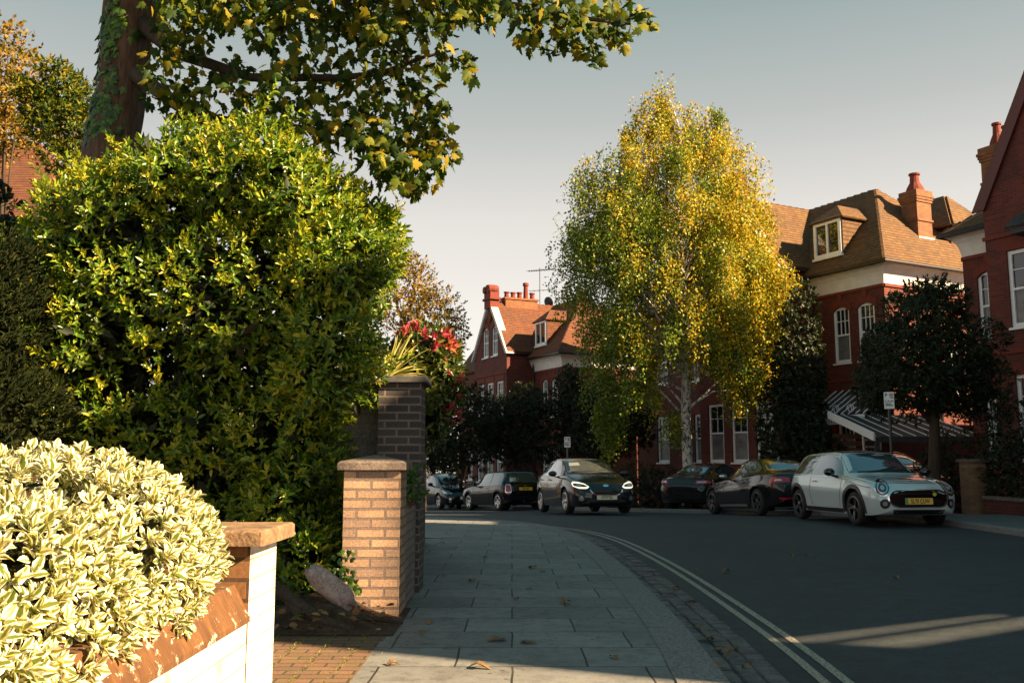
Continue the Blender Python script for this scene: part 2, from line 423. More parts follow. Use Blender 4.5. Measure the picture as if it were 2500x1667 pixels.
# near pavement: staggered slabs
M_slab = brick('paving_slabs', (0.245, 0.25, 0.24), (0.165, 0.17, 0.166), (0.016, 0.016, 0.015), bw=0.78, bh=0.56, mw=0.007, rough=0.75, bs=0.35, bd=0.01, dirt=0.6, dirtcol=(0.09, 0.09, 0.088), offset=0.43, wob=0.02, dscale=1.7, var=0.12)
nt = M_slab.node_tree; b = nt.nodes['Principled BSDF']; v = coord(nt)
cl = b.inputs['Base Color'].links[0].from_socket
sp1 = noise(nt, v, 9, 6, 0.72, 0.5); sp2 = noise(nt, v, 38, 4, 0.7); vo = N(nt, 'ShaderNodeTexVoronoi', Scale=7.0); nt.links.new(v, vo.inputs['Vector'])
cl = mixc(nt, 1.0, cl, ramp(nt, sp1, [(0.33, (0.62, 0.63, 0.64)), (0.5, (0.95, 0.97, 0.98)), (0.72, (1.1, 1.1, 1.08))]), 'MULTIPLY')
cl = mixc(nt, 1.0, cl, ramp(nt, sp2, [(0.3, (0.6, 0.6, 0.6)), (0.42, (1, 1, 1))]), 'MULTIPLY')
cl = mixc(nt, 1.0, cl, ramp(nt, vo.outputs['Distance'], [(0.0, (0.35, 0.35, 0.35)), (0.10, (0.5, 0.5, 0.5)), (0.13, (1, 1, 1))]), 'MULTIPLY')
nt.links.new(cl, b.inputs['Base Color'])
WALL_X = lambda y: -0.86 if y < 8.6 else (-0.86 - 0.082 * (y - 8.6) if y < 14 else -1.30 - (y - 14) * 0.9)
inner = offs(KL, 0.30)
left = [Vector((min(p.x - 0.4, -0.88 if p.y < 8.6 else -1.9), p.y, 0)) if p.y < 15 else None for p in inner]
lft = [Vector((min(-1.9, p.x - 0.5), 14.6, 0)) for p in inner]
left = [l if l is not None else q for l, q in zip(left, lft)]
slab_vs = sheet('pavement', inner, left, lambda x, y, t: zl(x, y), M_slab, 6, ribbon=False); struct(slab_vs)
# a darker cut through the slab pattern runs lengthways next to the kerb: kerb stones
M_kerb = noisy('granite_kerb', (0.11, 0.11, 0.108), (0.29, 0.285, 0.275), 55, 0.8, 0.5, 0.006, fine=170)
mb = MB()
def kerb(mb, P, w, zt, zb, sgn, L=0.95):
    s = arc(P); tot = s[-1]; d = 0.0
    I = offs(P, sgn * w)
    def pt(Q, dd):
        k = 0
        while k < len(s) - 2 and s[k + 1] < dd: k += 1
        t = (dd - s[k]) / max(1e-9, s[k + 1] - s[k]); return Q[k].lerp(Q[k + 1], t)
    while d < tot - 0.1:
        e = min(tot, d + L * random.uniform(0.85, 1.1)); g = 0.006
        a0, a1, b0, b1 = pt(P, d + g), pt(P, e - g), pt(I, d + g), pt(I, e - g)
        dz = random.uniform(-0.004, 0.004); r = 0.018
        def zz(p): return zt(p.x, p.y) + dz
        def dn(p, q): return p.lerp(q, r / w)
        vs = [(a0.x, a0.y, zb(a0.x, a0.y) - 0.05), (a1.x, a1.y, zb(a1.x, a1.y) - 0.05), (a0.x, a0.y, zz(a0) - r), (a1.x, a1.y, zz(a1) - r)]
        c0, c1 = dn(a0, b0), dn(a1, b1); vs += [(c0.x, c0.y, zz(a0)), (c1.x, c1.y, zz(a1)), (b0.x, b0.y, zz(b0)), (b1.x, b1.y, zz(b1)), (b0.x, b0.y, zz(b0) - 0.15), (b1.x, b1.y, zz(b1) - 0.15)]
        fs = [(0, 1, 3, 2), (2, 3, 5, 4), (4, 5, 7, 6), (6, 7, 9, 8), (0, 2, 4, 6, 8), (1, 9, 7, 5, 3)]
        mb.add(vs, fs); d = e
kerb(mb, KL, 0.30, lambda x, y: zl(x, y) + 0.006, zroad, 1)
struct(mb.build('kerb', M_kerb))
# rows of granite setts in the gutter
M_sett = noisy('gutter_setts', (0.04, 0.042, 0.045), (0.15, 0.145, 0.14), 7, 0.6, 0.6, 0.01, fine=60)
mb = MB()
GP = [p for p in KL if -3 < p.y < 22.9]
for row in range(3):
    P = offs(GP, -0.035 - row * 0.135); Q = offs(GP, -0.035 - (row + 1) * 0.135 + 0.014); s = arc(P); d = random.random() * 0.1
    k = 0
    while d < s[-1] - 0.25:
        l = random.uniform(0.13, 0.24)
        def pt(L, dd):
            k = 0
            while k < len(s) - 2 and s[k + 1] < dd: k += 1
            t = (dd - s[k]) / max(1e-9, s[k + 1] - s[k]); return L[k].lerp(L[k + 1], t)
        q = [pt(P, d), pt(P, d + l - 0.014), pt(Q, d + l - 0.014), pt(Q, d)]
        c = sum(q, Vector()) / 4; z0 = zroad(c.x, c.y)
        zt = z0 + random.uniform(0.006, 0.022)
        lo = [(p.x, p.y, z0 - 0.03) for p in q]; md = [(p.x, p.y, zt - 0.012) for p in q]; tp = [(*(p.lerp(c, 0.14)).xy, zt + random.uniform(-0.003, 0.003)) for p in q]
        mb.add(lo + md + tp, [(i, (i + 1) % 4, 4 + (i + 1) % 4, 4 + i) for i in range(4)] + [(4 + i, 4 + (i + 1) % 4, 8 + (i + 1) % 4, 8 + i) for i in range(4)] + [(8, 9, 10, 11)])
        d += l
struct(mb.build('gutter_setts', M_sett))
# double lines
m, nt, b = nodes('worn_line_paint'); v = coord(nt)
f = noise(nt, v, 60, 5, 0.7); col = ramp(nt, f, [(0.42, (0.05, 0.05, 0.048)), (0.49, (0.40, 0.37, 0.29)), (0.7, (0.56, 0.50, 0.38))]); nt.links.new(col, b.inputs['Base Color']); b.inputs['Roughness'].default_value = 0.8; bump(nt, b, f, 0.3, 0.004)
for d0 in (0.60, 0.735):
    LP = resample([p for p in KL if p.y > -6], 110)
    struct(sheet('road_marking', offs(LP, -d0), offs(LP, -d0 - 0.062), lambda x, y, t: zroad(x, y) + 0.005, m, 1))
M_white = noisy('worn_bay_paint', (0.2, 0.2, 0.2), (0.5, 0.5, 0.48), 25, 0.8, 0.1)
# far pavement
M_flag = brick('far_paving', (0.15, 0.155, 0.15), (0.12, 0.125, 0.12), (0.04, 0.04, 0.04), bw=0.9, bh=0.6, mw=0.008, rough=0.8, bs=0.2, dirt=0.4)
struct(sheet('pavement', offs(KR, -0.15), offs(KR, lambda p: -2.6 if p.y < 24 else -3.4), lambda x, y, t: zroad(7.6 if y < 20 else 4, y) + 0.105 if y < 24 else zroad(x, y) + 0.08, M_flag, 2, ribbon=False))
mb = MB(); kerb(mb, KR, 0.15, lambda x, y: zroad(x, y) + 0.108, zroad, -1); struct(mb.build('kerb', M_kerb))
# driveway of block pavers between the two piers
M_drive = brick('block_pavers', (0.22, 0.12, 0.07), (0.15, 0.085, 0.055), (0.05, 0.045, 0.025), bw=0.2, bh=0.1, mw=0.008, dirt=0.55, dirtcol=(0.11, 0.12, 0.03), bs=0.7, dscale=5, wob=0.03)
mb = MB(); mb.grid(lambda a, b: (-0.862 - 5 * (1 - a), 3.3 + 4.6 * b, 0.012 * math.sin(7 * a + 9 * b) * (1 - a)), 24, 24)
struct(mb.build('driveway', M_drive))
# ------------------------------------------------------------------ near garden wall with pier
g = thing('garden_wall', 'white painted brick garden wall with brown coping and a square end pier', 'wall', (-0.977, 3.5, 0))
M_whitebrick = brick('white_painted_brick', (0.76, 0.74, 0.70), (0.70, 0.68, 0.64), (0.46, 0.36, 0.25), bw=0.225, bh=0.075, mw=0.003, bs=0.4, dirt=0.97, dirtcol=(0.14, 0.055, 0.016), dscale=4.2, var=0.12)
M_brownbrick = brick('bare_brown_brick', (0.20, 0.095, 0.032), (0.15, 0.07, 0.026), (0.05, 0.028, 0.015), bw=0.225, bh=0.075, mw=0.008, bs=0.5, dirt=0.5, dirtcol=(0.16, 0.08, 0.035), dscale=7)
m, nt, b = nodes('stained_coping'); v = coord(nt)
mp = N(nt, 'ShaderNodeMapping'); mp.inputs['Scale'].default_value = (1, 13, 3.5); nt.links.new(v, mp.inputs['Vector'])
f = noise(nt, mp.outputs[0], 1.4, 7, 0.75, 0.8); f2 = noise(nt, v, 19, 6, 0.75)
col = ramp(nt, f, [(0.3, (0.055, 0.025, 0.010)), (0.5, (0.11, 0.048, 0.015)), (0.64, (0.17, 0.08, 0.026)), (0.72, (0.34, 0.22, 0.12)), (0.76, (0.6, 0.48, 0.34))])
col = mixc(nt, ramp(nt, f2, [(0.58, (0, 0, 0)), (0.64, (1, 1, 1))]), col, (0.6, 0.5, 0.38))
nt.links.new(col, b.inputs['Base Color']); b.inputs['Roughness'].default_value = 0.9; bump(nt, b, f2, 0.4, 0.01); M_stain = m
mb = MB(); mb.box(-0.22, 0.0, -9.0, 0.0, -0.02, 0.60); mb.build('wall', M_whitebrick, g)
mb = MB(); mb.prism([(0.012, 0.602), (0.012, 0.622), (-0.05, 0.735), (-0.19, 0.735), (-0.235, 0.60)], frame((0, -9.0, 0), (1, 0, 0), (0, 0, 1), (0, 1, 0)), 8.998)
mb.build('coping', M_stain, g)
# pier: painted on the street side, bare towards the garden wall
mb = MB(); mb.box(-0.40, 0.004, 0.0, 0.385, -0.02, 0.876)
p = mb.build('pier', [M_whitebrick, M_brownbrick], g)
for q in p.data.polygons:
    if abs(q.normal.y) > 0.9 or q.normal.x < -0.9: q.material_index = 1
mb = MB(); mb.bbox(-0.46, 0.065, -0.06, 0.445, 0.878, 0.935, 0.009); mb.build('pier_cap', M_stone, g)
# ------------------------------------------------------------------ cream gate pier, low wall, dark pier and wall
PX, PY = -0.875, 7.29
g = thing('gate_pier', 'cream brick gate pier with a shallow pyramid cap beside the pavement', 'pillar', (PX, PY, 0))
mb = MB(); mb.box(-0.44, 0, 0, 0.44, -0.05, 1.125); mb.build('shaft', M_cream, g)
mb = MB(); x0, x1, y0, y1 = -0.485, 0.045, -0.045, 0.485
c = 0.02
base = [(x0, y0), (x1, y0), (x1, y1), (x0, y1)]
vs = [(x, y, 1.127) for x, y in base] + [(x, y, 1.180) for x, y in base] + [(x + (c if x < -0.2 else -c), y + (c if y < 0.2 else -c), 1.195) for x, y in base] + [(-0.24, 0.2, 1.245), (-0.2, 0.24, 1.245)]
fs = [(3, 2, 1, 0)] + [(i, (i + 1) % 4, 4 + (i + 1) % 4, 4 + i) for i in range(4)] + [(4 + i, 4 + (i + 1) % 4, 8 + (i + 1) % 4, 8 + i) for i in range(4)] + [(8, 9, 12), (9, 10, 13, 12), (10, 11, 13), (11, 8, 12, 13)]
mb.add(vs, fs); mb.build('cap', M_greystone, g)
w_ = tag(MB().box(-0.9, -0.875, 0, 0, 0, 0).build('tmp', M_cream), 'x', 'x'); bpy.data.objects.remove(w_)
M_greybrick = brick('grey_brick', (0.26, 0.235, 0.21), (0.19, 0.17, 0.155), (0.14, 0.12, 0.11), dirt=0.5, dscale=3)
g = thing('garden_wall', 'low grey brick wall with a red brick end between cream and dark piers', 'wall', (-0.89, 7.735, 0))
mb = MB(); mb.box(-0.225, 0, 0, 0.9, -0.03, 0.80); mb.build('wall', M_greybrick, g)
mb = MB(); mb.box(-0.225, 0.004, 0, 0.9, 0.802, 0.90); mb.build('coping', M_red, g)
g = thing('garden_wall', 'dark brick boundary wall with a tall capped pier rising above it', 'wall', (-0.855, 8.66, 0))
mb = MB(); mb.box(-0.40, 0, 0, 0.44, -0.1, 1.93); mb.build('pier', M_dark, g)
mb = MB(); mb.bbox(-0.45, 0.055, -0.055, 0.495, 1.932, 1.992, 0.008); mb.build('pier_cap', M_darkstone, g)
mb = MB()
mb.prism([(0.0, -0.1), (4.95, -0.1), (4.95, 1.30), (0.0, 1.30)], frame((-0.02, 0.442, 0), (-0.086, 1, 0), (0, 0, 1), (1, 0.086, 0)), -0.22)
mb.build('wall', M_dark, g)
g = thing('timber_fence', 'weathered grey timber fence panel beside the dark pier', 'fence', (-1.27, 8.85, 0))
M_wood = noisy('weathered_timber', (0.10, 0.095, 0.09), (0.19, 0.18, 0.17), 12, 0.85, 0.3, fine=40)
for i in range(7):
    mb = MB(); mb.box(-0.14 * i - 0.141, -0.14 * i, 0.004 * (i % 2), 0.02 + 0.004 * (i % 2), 0, 2.25 + 0.02 * (i % 2)); mb.build('board', M_wood, g)
mb = MB(); mb.box(-0.02, 0.07, -0.06, 0.04, 0, 2.3); mb.build('post', M_wood, g)
# ------------------------------------------------------------------ houses
class Pl:
    """a wall plane: a = metres along, b = height, c = out of the wall"""
    def __init__(s, o, du, n): s.M = frame(o, du, (0, 0, 1), n)
def facade(mb, pl, a0, a1, b0, b1, ops, rev=0.13, mi=0):
    A = sorted({a0, a1, *[x for o in ops for x in o[:2]]}); Bs = sorted({b0, b1, *[x for o in ops for x in o[2:4]]})
    for i in range(len(A) - 1):
        for j in range(len(Bs) - 1):
            ca, cb = (A[i] + A[i + 1]) / 2, (Bs[j] + Bs[j + 1]) / 2
            if any(o[0] < ca < o[1] and o[2] < cb < o[3] for o in ops): continue
            mb.add([(A[i], Bs[j], 0), (A[i + 1], Bs[j], 0), (A[i + 1], Bs[j + 1], 0), (A[i], Bs[j + 1], 0)], [(0, 1, 2, 3)], mi, pl.M)
    for o in ops:
        x0, x1, y0, y1 = o[:4]
        for q in ([(x0, y0), (x1, y0)], [(x1, y0), (x1, y1)], [(x1, y1), (x0, y1)], [(x0, y1), (x0, y0)]):
            (p, r), (s, t) = q
            mb.add([(p, r, 0), (s, t, 0), (s, t, -rev), (p, r, -rev)], [(0, 1, 2, 3)], mi, pl.M)
def window(root, pl, o, grid=(3, 2), arch=False, name='window', fw=0.095, rev=0.13, low=True):
    x0, x1, y0, y1 = o[:4]; mb = MB(); M = pl.M; d0, d1 = -rev, -rev + 0.07
    mid = y0 + (y1 - y0) * 0.5
    def b(xa, xb, ya, yb, za=d0, zb=d1): mb.box(xa, xb, ya, yb, za, zb, 0, M)
    b(x0, x0 + fw, y0, y1); b(x1 - fw, x1, y0, y1); b(x0 + fw, x1 - fw, y0, y0 + fw * 1.2); b(x0 + fw, x1 - fw, y1 - fw, y1)
    b(x0 - 0.03, x1 + 0.03, y0 - 0.06, y0 - 0.002, d0, 0.07)
    b(x0 + fw, x1 - fw, mid - 0.03, mid + 0.03, d0 + 0.005, d1 - 0.008)
    gx, gy = grid
    for i in range(1, gx):
        x = x0 + fw + (x1 - x0 - 2 * fw) * i / gx; b(x - 0.012, x + 0.012, mid + 0.03, y1 - fw, d0 + 0.01, d1 - 0.022)
        if low: b(x - 0.012, x + 0.012, y0 + fw * 1.2, mid - 0.03, d0 + 0.01, d1 - 0.022)
    for j in range(1, gy):
        y = mid + (y1 - mid) * j / gy; b(x0 + fw, x1 - fw, y - 0.012, y + 0.012, d0 + 0.012, d1 - 0.024)
    f = mb.build(name, M_whitewood, root)
    mb = MB(); mb.add([(x0 + 0.02, y0 + 0.02, d0 + 0.02), (x1 - 0.02, y0 + 0.02, d0 + 0.02), (x1 - 0.02, y1 - 0.02, d0 + 0.02), (x0 + 0.02, y1 - 0.02, d0 + 0.02)], [(0, 1, 2, 3)], 0, M)
    mb.build('glass', M_glass, f)
    mb = MB(); mb.add([(x0 + fw, y0 + fw, d0 + 0.023), (x1 - fw, y0 + fw, d0 + 0.023), (x1 - fw, mid - 0.02, d0 + 0.023), (x0 + fw, mid - 0.02, d0 + 0.023)], [(0, 1, 2, 3)], 0, M); mb.build('net_curtain', M_curtain, f)
    if arch:
        # segmental head: brick fills the corners of the opening, rubbed bricks over it
        n = 8; h = (x1 - x0) * 0.22
        arcp = [(x0 + (x1 - x0) * i / n, y1 - h + h * math.sin(math.pi * (0.5 + (i / n - 0.5) * 0.999) * 1.0) ** 0.8 if 0 < i < n else y1 - h) for i in range(n + 1)]
        mb = MB()
        for i in range(n):
            (xa, ya), (xb, yb) = arcp[i], arcp[i + 1]
            mb.prism([(xa, ya), (xb, yb), (xb, y1 + 0.001), (xa, y1 + 0.001)], M @ Matrix.Translation((0, 0, -rev + 0.075)), rev - 0.072, 0)
        for i in range(-1, n + 1):
            xa, xb = x0 + (x1 - x0) * i / n, x0 + (x1 - x0) * (i + 1) / n
            ya = arcp[max(0, min(n, i))][1] + 0.005; yb = arcp[max(0, min(n, i + 1))][1] + 0.005
            mb.prism([(xa, ya), (xb, yb), (xb, yb + 0.26), (xa, ya + 0.26)], M @ Matrix.Translation((0, 0, 0.003)), 0.022, 0)
        mb.box((x0 + x1) / 2 - 0.09, (x0 + x1) / 2 + 0.09, y1 + 0.2, y1 + 0.52, 0.004, 0.045, 0, M)
        mb.build('arch', M_redarch, f)
    else:
        mb = MB(); mb.prism([(x0 - 0.06, y1 + 0.01), (x1 + 0.06, y1 + 0.01), (x1 + 0.18, y1 + 0.30), (x0 - 0.18, y1 + 0.30)], M @ Matrix.Translation((0, 0, 0.003)), 0.02, 0)
        mb.build('lintel', M_redarch, f)
    return f
def chimney(root, x0, x1, y0, y1, zb, zt, pots=1, mat=None, nm='chimney'):
    mb = MB(); mb.box(x0, x1, y0, y1, zb, zt - 0.55)
    mb.box(x0 - 0.04, x1 + 0.04, y0 - 0.04, y1 + 0.04, zt - 1.25, zt - 1.17)
    for k, e in enumerate((0.035, 0.06, 0.085)): mb.box(x0 - e, x1 + e, y0 - e, y1 + e, zt - 0.549 + k * 0.09, zt - 0.461 + k * 0.09)
    mb.box(x0 - 0.05, x1 + 0.05, y0 - 0.05, y1 + 0.05, zt - 0.278, zt - 0.12)
    o = mb.build(nm, mat or M_stack, root)
    for i in range(pots):
        mx, my = (x0 + x1) / 2, y0 + (y1 - y0) * (i + 0.5) / pots
        r = min(x1 - x0, (y1 - y0) / pots) * 0.42
        mb = MB(); mb.lathe([(r * 1.25, zt - 0.12), (r * 1.05, zt + 0.05), (r * 0.62, zt + 0.25), (r * 0.55, zt + 0.5), (r * 0.72, zt + 0.52), (r * 0.72, zt + 0.58), (r * 0.5, zt + 0.58)], Matrix.Translation((mx, my, 0)), 12)
        mb.build('chimney_pot', M_redarch, o)
    return o
def house(label, origin, ang, mirror=1, cw=3.2, gw=4.4, gp=1.6, L=14.0, rise=3.3, gz=8.25, grise=2.95, dormer=True, gable_windows=True, parapet=True, tile=M_tile, chim=((0.5, 1.15, 2.5, 3.25),), bays=True, depth=7.4, hip=True):
    """red brick villa: narrow range with a white plaster cove under the eaves, a steep cross gable, a long range behind
    x along the street, +y out to the street"""
    g = thing('brick_house', label, 'house', origin, ang)
    m = mirror
    def T(x, y, z): return (m * x, y, z)
    du = (m, 0, 0)
    ez = 7.9; rz = ez + rise; rw = depth * 0.325; hipu = 2.15
    GU0, GU1 = cw, cw + gw; GM = (GU0 + GU1) / 2; grz = gz + grise
    wall = MB(); roof = MB(); cove = MB(); gut = MB(); trim = MB()
    # --- cove range front
    pf = Pl(T(0, 0, 0), du, (0, 1, 0))
    ops = []
    n = 2 if cw > 2.6 else 1
    for i in range(n):
        c = cw * (0.25 + 0.335 * i) if n == 2 else cw * 0.42
        ops += [(c - 0.36, c + 0.36, 4.7, 6.65), (c - 0.36, c + 0.36, 1.2, 3.1)]
    facade(wall, pf, 0, cw, -3, 7.15, ops)
    for k, o in enumerate(ops): window(g, pf, o, arch=(k % 2 == 0), low=False)
    # --- end wall
    pe = Pl(T(0, -depth, 0), (0, 1, 0), (-m, 0, 0))
    eo = [(depth - 3.6, depth - 2.8, 3.6, 5.2)]
    facade(wall, pe, 0, depth, -3, 7.15, eo); window(g, pe, eo[0])
    # --- cross gable
    pg = Pl(T(GU0, gp, 0), du, (0, 1, 0))
    go = []
    if gable_windows:
        for s in (-1, 1): go.append((gw / 2 + s * 0.62 - 0.4, gw / 2 + s * 0.62 + 0.4, 8.15 if gp < 3 else 7.2, 10.0))
    go_low = [(gw / 2 + s * 1.3 - 0.44, gw / 2 + s * 1.3 + 0.44, z0, z1) for s in (-1, 0, 1) for z0, z1 in ((1.3, 3.5), (4.7, 6.7))]
    facade(wall, pg, 0, gw, -3, 7.0, go_low)
    for o in go_low: window(g, pg, o, grid=(2, 2), low=False)
    if gable_windows:
        # gable field cut round its pair of windows
        bx = [0, go[0][0], go[0][1], go[1][0], go[1][1], gw]
        sl = grise / (gw / 2)
        top = lambda a: gz + min(a, gw - a) * sl
        def col(a0, a1, z0):
            if a0 < gw / 2 < a1: pts = [(a0, z0), (a1, z0), (a1, top(a1)), (gw / 2, top(gw / 2)), (a0, top(a0))]
            else: pts = [(a0, z0), (a1, z0), (a1, top(a1)), (a0, top(a0))]
            wall.add([(a, b, 0) for a, b in pts], [tuple(range(len(pts)))], 0, pg.M)
        zt = 10.0; z0 = go[0][2]
        col(bx[0], bx[1], 7.0); col(bx[2], bx[3], 7.0); col(bx[4], bx[5], 7.0)
        for o in go:
            facade(wall, pg, o[0], o[1], 7.0, z0, []); col(o[0], o[1], min(zt, top(o[0]) - 0.01, top(o[1]) - 0.01))
            oo = (o[0], o[1], z0, min(zt, top(o[0]) - 0.01, top(o[1]) - 0.01))
            facade(wall, pg, o[0], o[1], z0, oo[3], [oo]); window(g, pg, oo, arch=True)
    else:
        wall.add([(0, 7.0, 0), (gw, 7.0, 0), (gw, gz, 0), (gw / 2, grz, 0), (0, gz, 0)], [(0, 1, 2, 3, 4)], 0, pg.M)
    # cheeks of the gable wing
    for x, s in ((GU0, -1), (GU1, 1)):
        p = Pl(T(x, -depth * 0.6, 0), (0, 1, 0), (m * s, 0, 0)); facade(wall, p, 0, gp + depth * 0.6, -3, gz, [])
    # --- long range beyond the gable, and the back
    pl2 = Pl(T(GU1, 0, 0), du, (0, 1, 0)); LL = L - GU1
    o2 = [(LL * f - 0.42, LL * f + 0.42, z0, z1) for f in (0.3, 0.7) for z0, z1 in ((1.3, 3.3), (4.7, 6.65))]
    facade(wall, pl2, 0, LL, -3, 7.9, o2)
    for o in o2: window(g, pl2, o, low=False)
    facade(wall, Pl(T(L, -depth, 0), (0, 1, 0), (m, 0, 0)), 0, depth, -3, 8.0, [])
    facade(wall, Pl(T(0, -depth, 0), du, (0, -1, 0)), 0, L, -3, 8.0, [])
    wall.build('wall', M_red, g)
    # string courses
    for z0, h, e in ((7.08, 0.10, 0.05), (4.05, 0.12, 0.04)):
        for mm, x0, x1 in ((pf.M, -0.001, cw), (pg.M, -e, gw + e), (pe.M, 0, depth)):
            mb = MB(); mb.prism([(x0, z0), (x1, z0), (x1, z0 + h), (x0, z0 + h)], mm, e); mb.build('string_course', M_redarch, g)
    # --- white plaster cove sweeping out to the eaves (front, end)
    pr = [(0.0, 7.19), (0.02, 7.3), (0.05, 7.45), (0.10, 7.58), (0.19, 7.70), (0.34, 7.80), (0.34, 7.86)]
    def sweep(pts):  # pts: list of (x,y,outx,outy) corners
        vs = []; k = len(pr)
        for x, y, ox, oy in pts: vs += [T(x + ox * e, y + oy * e, z) for e, z in pr]
        fs = [(i * k + j, (i + 1) * k + j, (i + 1) * k + j + 1, i * k + j + 1) for i in range(len(pts) - 1) for j in range(k - 1)]
        fs += [tuple(range(k)), tuple(range((len(pts) - 1) * k, len(pts) * k))]
        cove.add(vs, fs)
    sweep([(cw - 0.02, 0.002, 0, 1), (-0.002, 0.002, -1, 1), (-0.002, -depth, -1, 0)])
    cove.build('cornice', M_render, g)
    # --- roofs
    e = 0.38; th = 0.10
    A, B_ = (-e, e, ez - 0.06), (-e, -depth - e, ez - 0.06)
    hu = hipu if hip else 0.0
    R1, R2 = (hu, -rw, rz), (L + 0.2, -rw, rz)
    def pp(mbb, pts): mbb.poly([T(*p) for p in (pts if m > 0 else pts[::-1])], th)
    pp(roof, [(cw, e, ez - 0.06), (cw + gw * 0.5, -rw, rz), R1, A])
    pp(roof, [A, R1, B_])
    pp(roof, [(L + 0.2, e * 0.4, ez - 0.06), R2, (GM, -rw, rz), (GU1 - 0.3, e * 0.4, ez - 0.06)])
    pp(roof, [B_, R1, R2, (L + 0.2, -depth - e, ez - 0.06)])
    G0, G1, GA = (GU0 - 0.12, gp + 0.02, gz - 0.08), (GU1 + 0.12, gp + 0.02, gz - 0.08), (GM, gp + 0.02, grz)
    pp(roof, [G0, (GU0 - 0.12, -rw, gz - 0.08), (GM, -rw - 0.6, grz), GA][::-1])
    pp(roof, [G1, GA, (GM, -rw - 0.6, grz), (GU1 + 0.12, -rw, gz - 0.08)][::-1])
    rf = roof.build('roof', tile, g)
    # ridge and hip tiles
    cap = MB()
    for a, b_ in ((R1, R2), (A, R1), (B_, R1), (GA, (GM, -rw - 0.4, grz))):
        pa, pb = Vector(T(*a)), Vector(T(*b_)); nn = max(2, int((pb - pa).length / 0.32))
        for i in range(nn):
            q0, q1 = pa.lerp(pb, i / nn), pa.lerp(pb, (i + 0.92) / nn)
            up = Vector((0, 0, 0.035)); cap.tube([q0 + up * 0.6, q1 + up], [0.085, 0.105], 7)
    cap.build('ridge_tile', tile, rf)['label'] = 'rounded clay tiles along the ridges and hips'
    # gutters
    gut.tube([T(cw - 0.1, e + 0.05, ez - 0.07), T(-e - 0.05, e + 0.05, ez - 0.07), T(-e - 0.05, -depth, ez - 0.07)], 0.065, 8)
    gut.tube([T(GU0 - 0.17, gp - 0.1, gz - 0.13), T(GU0 - 0.17, 0.4, gz - 0.13)], 0.055, 8)
    gut.build('gutter', M_pipe, g)
    dp = MB()
    dp.tube([T(GU0 - 0.12, 0.09, gz - 0.1), T(GU0 - 0.12, 0.09, -1)], 0.05, 8)
    dp.tube([T(GU1 + 0.12, 0.2, gz - 0.1), T(GU1 + 0.12, 0.2, -1)], 0.06, 8)
    dp.build('drainpipe', M_pipe, g)
    if parapet:
        cp = MB()
        for s0, s1 in ((GU0 - 0.25, GM), (GU1 + 0.25, GM)):
            z0 = gz - 0.15
            cp.prism([(s0, z0), (s0 + (0.2 if s0 < s1 else -0.2), z0), (s1, grz - 0.05), (s1, grz + 0.26)], frame(T(0, gp - 0.28, 0), du, (0, 0, 1), (0, 1, 0)), 0.42)
        cp.build('gable_coping', M_gablestone, g)
        fn = MB(); Mx = Matrix.Translation(T(GM, gp - 0.05, grz))
        fn.box(-0.42, 0.42, -0.3, 0.24, -0.35, 0.12, 0, Mx); fn.box(-0.55, 0.55, -0.36, 0.3, 0.12, 0.24, 0, Mx); fn.box(-0.44, 0.44, -0.3, 0.24, 0.241, 0.6, 0, Mx)
        for s in (-1, 1): fn.lathe([(0.0, -0.32), (0.2, -0.32), (0.24, 0), (0.2, 0.26), (0.0, 0.26)], Mx @ Matrix.Translation((s * 0.3, 0, 0.72)) @ Matrix.Rotation(R(90), 4, 'X'), 12)
        fn.box(-0.18, 0.18, -0.28, 0.26, 0.6, 0.98, 0, Mx)
        fn.build('gable_crest', M_redarch, g)
        sh = MB(); sh.prism([(-0.22, -0.1), (0, -0.34), (0.22, -0.1), (0.22, 0.3), (-0.22, 0.3)], frame(T(GM, gp + 0.005, gz + grise * 0.72), du, (0, 0, 1), (0, 1, 0)), 0.06); sh.build('gable_shield', M_redarch, g)
    for (x0, x1, w0, w1) in chim:
        s = rise / rw; zb = ez + min(rise, min(w0, depth) * s, max(0, x0) * rise / hipu) - 0.3
        xa, xb = sorted((m * x0, m * x1))
        chimney(g, xa, xb, -w1, -w0, zb - 0.4, rz - 0.2, 1)
        fl = MB(); fl.box(xa - 0.05, xb + 0.05, -w1 - 0.03, -w0 + 0.03, zb + 0.35, zb + 0.80); fl.build('flashing', M_render, g)
    if dormer:
        x0, x1, yf, z0, z1 = cw * 0.5, cw * 0.5 + 1.35, 0.02, ez + 0.62, ez + 1.95
        pd = Pl(T(x0, yf, 0), du, (0, 1, 0))
        dm = MB(); sl = rw / rise
        yb = lambda z: -(z - ez) * (rw + 0) / rise - 0.3
        for x, s in ((x0, -1), (x1, 1)):
            dm.add([T(x, yf, z0 - 0.3), T(x, yf, z1), T(x, yb(z1) - 0.4, z1), T(x, yb(z0) - 0.4, z0 - 0.3)], [(0, 1, 2, 3)])
        dmo = dm.build('dormer', tile, g)
        mbw = MB(); o = (0.05, 1.30, z0, z1 - 0.04)
        window_in(dmo, pd, o)
        dr = MB(); ov = 0.14; ap = z1 + 0.62
        mid = (x0 + x1) / 2
        for pts in ([(x0 - ov, yf + ov, z1 - 0.02), (x0 - ov, yb(z1) - 0.5, z1 - 0.02), (mid, yb(ap) - 0.5, ap), (mid, yf - 0.55, ap)], [(x1 + ov, yf + ov, z1 - 0.02), (mid, yf - 0.55, ap), (mid, yb(ap) - 0.5, ap), (x1 + ov, yb(z1) - 0.5, z1 - 0.02)], [(x0 - ov, yf + ov, z1 - 0.02), (mid, yf - 0.55, ap), (x1 + ov, yf + ov, z1 - 0.02)]):
            dr.poly([T(*p) for p in pts], 0.07)
        dr.build('dormer_roof', tile, dmo)
    return g
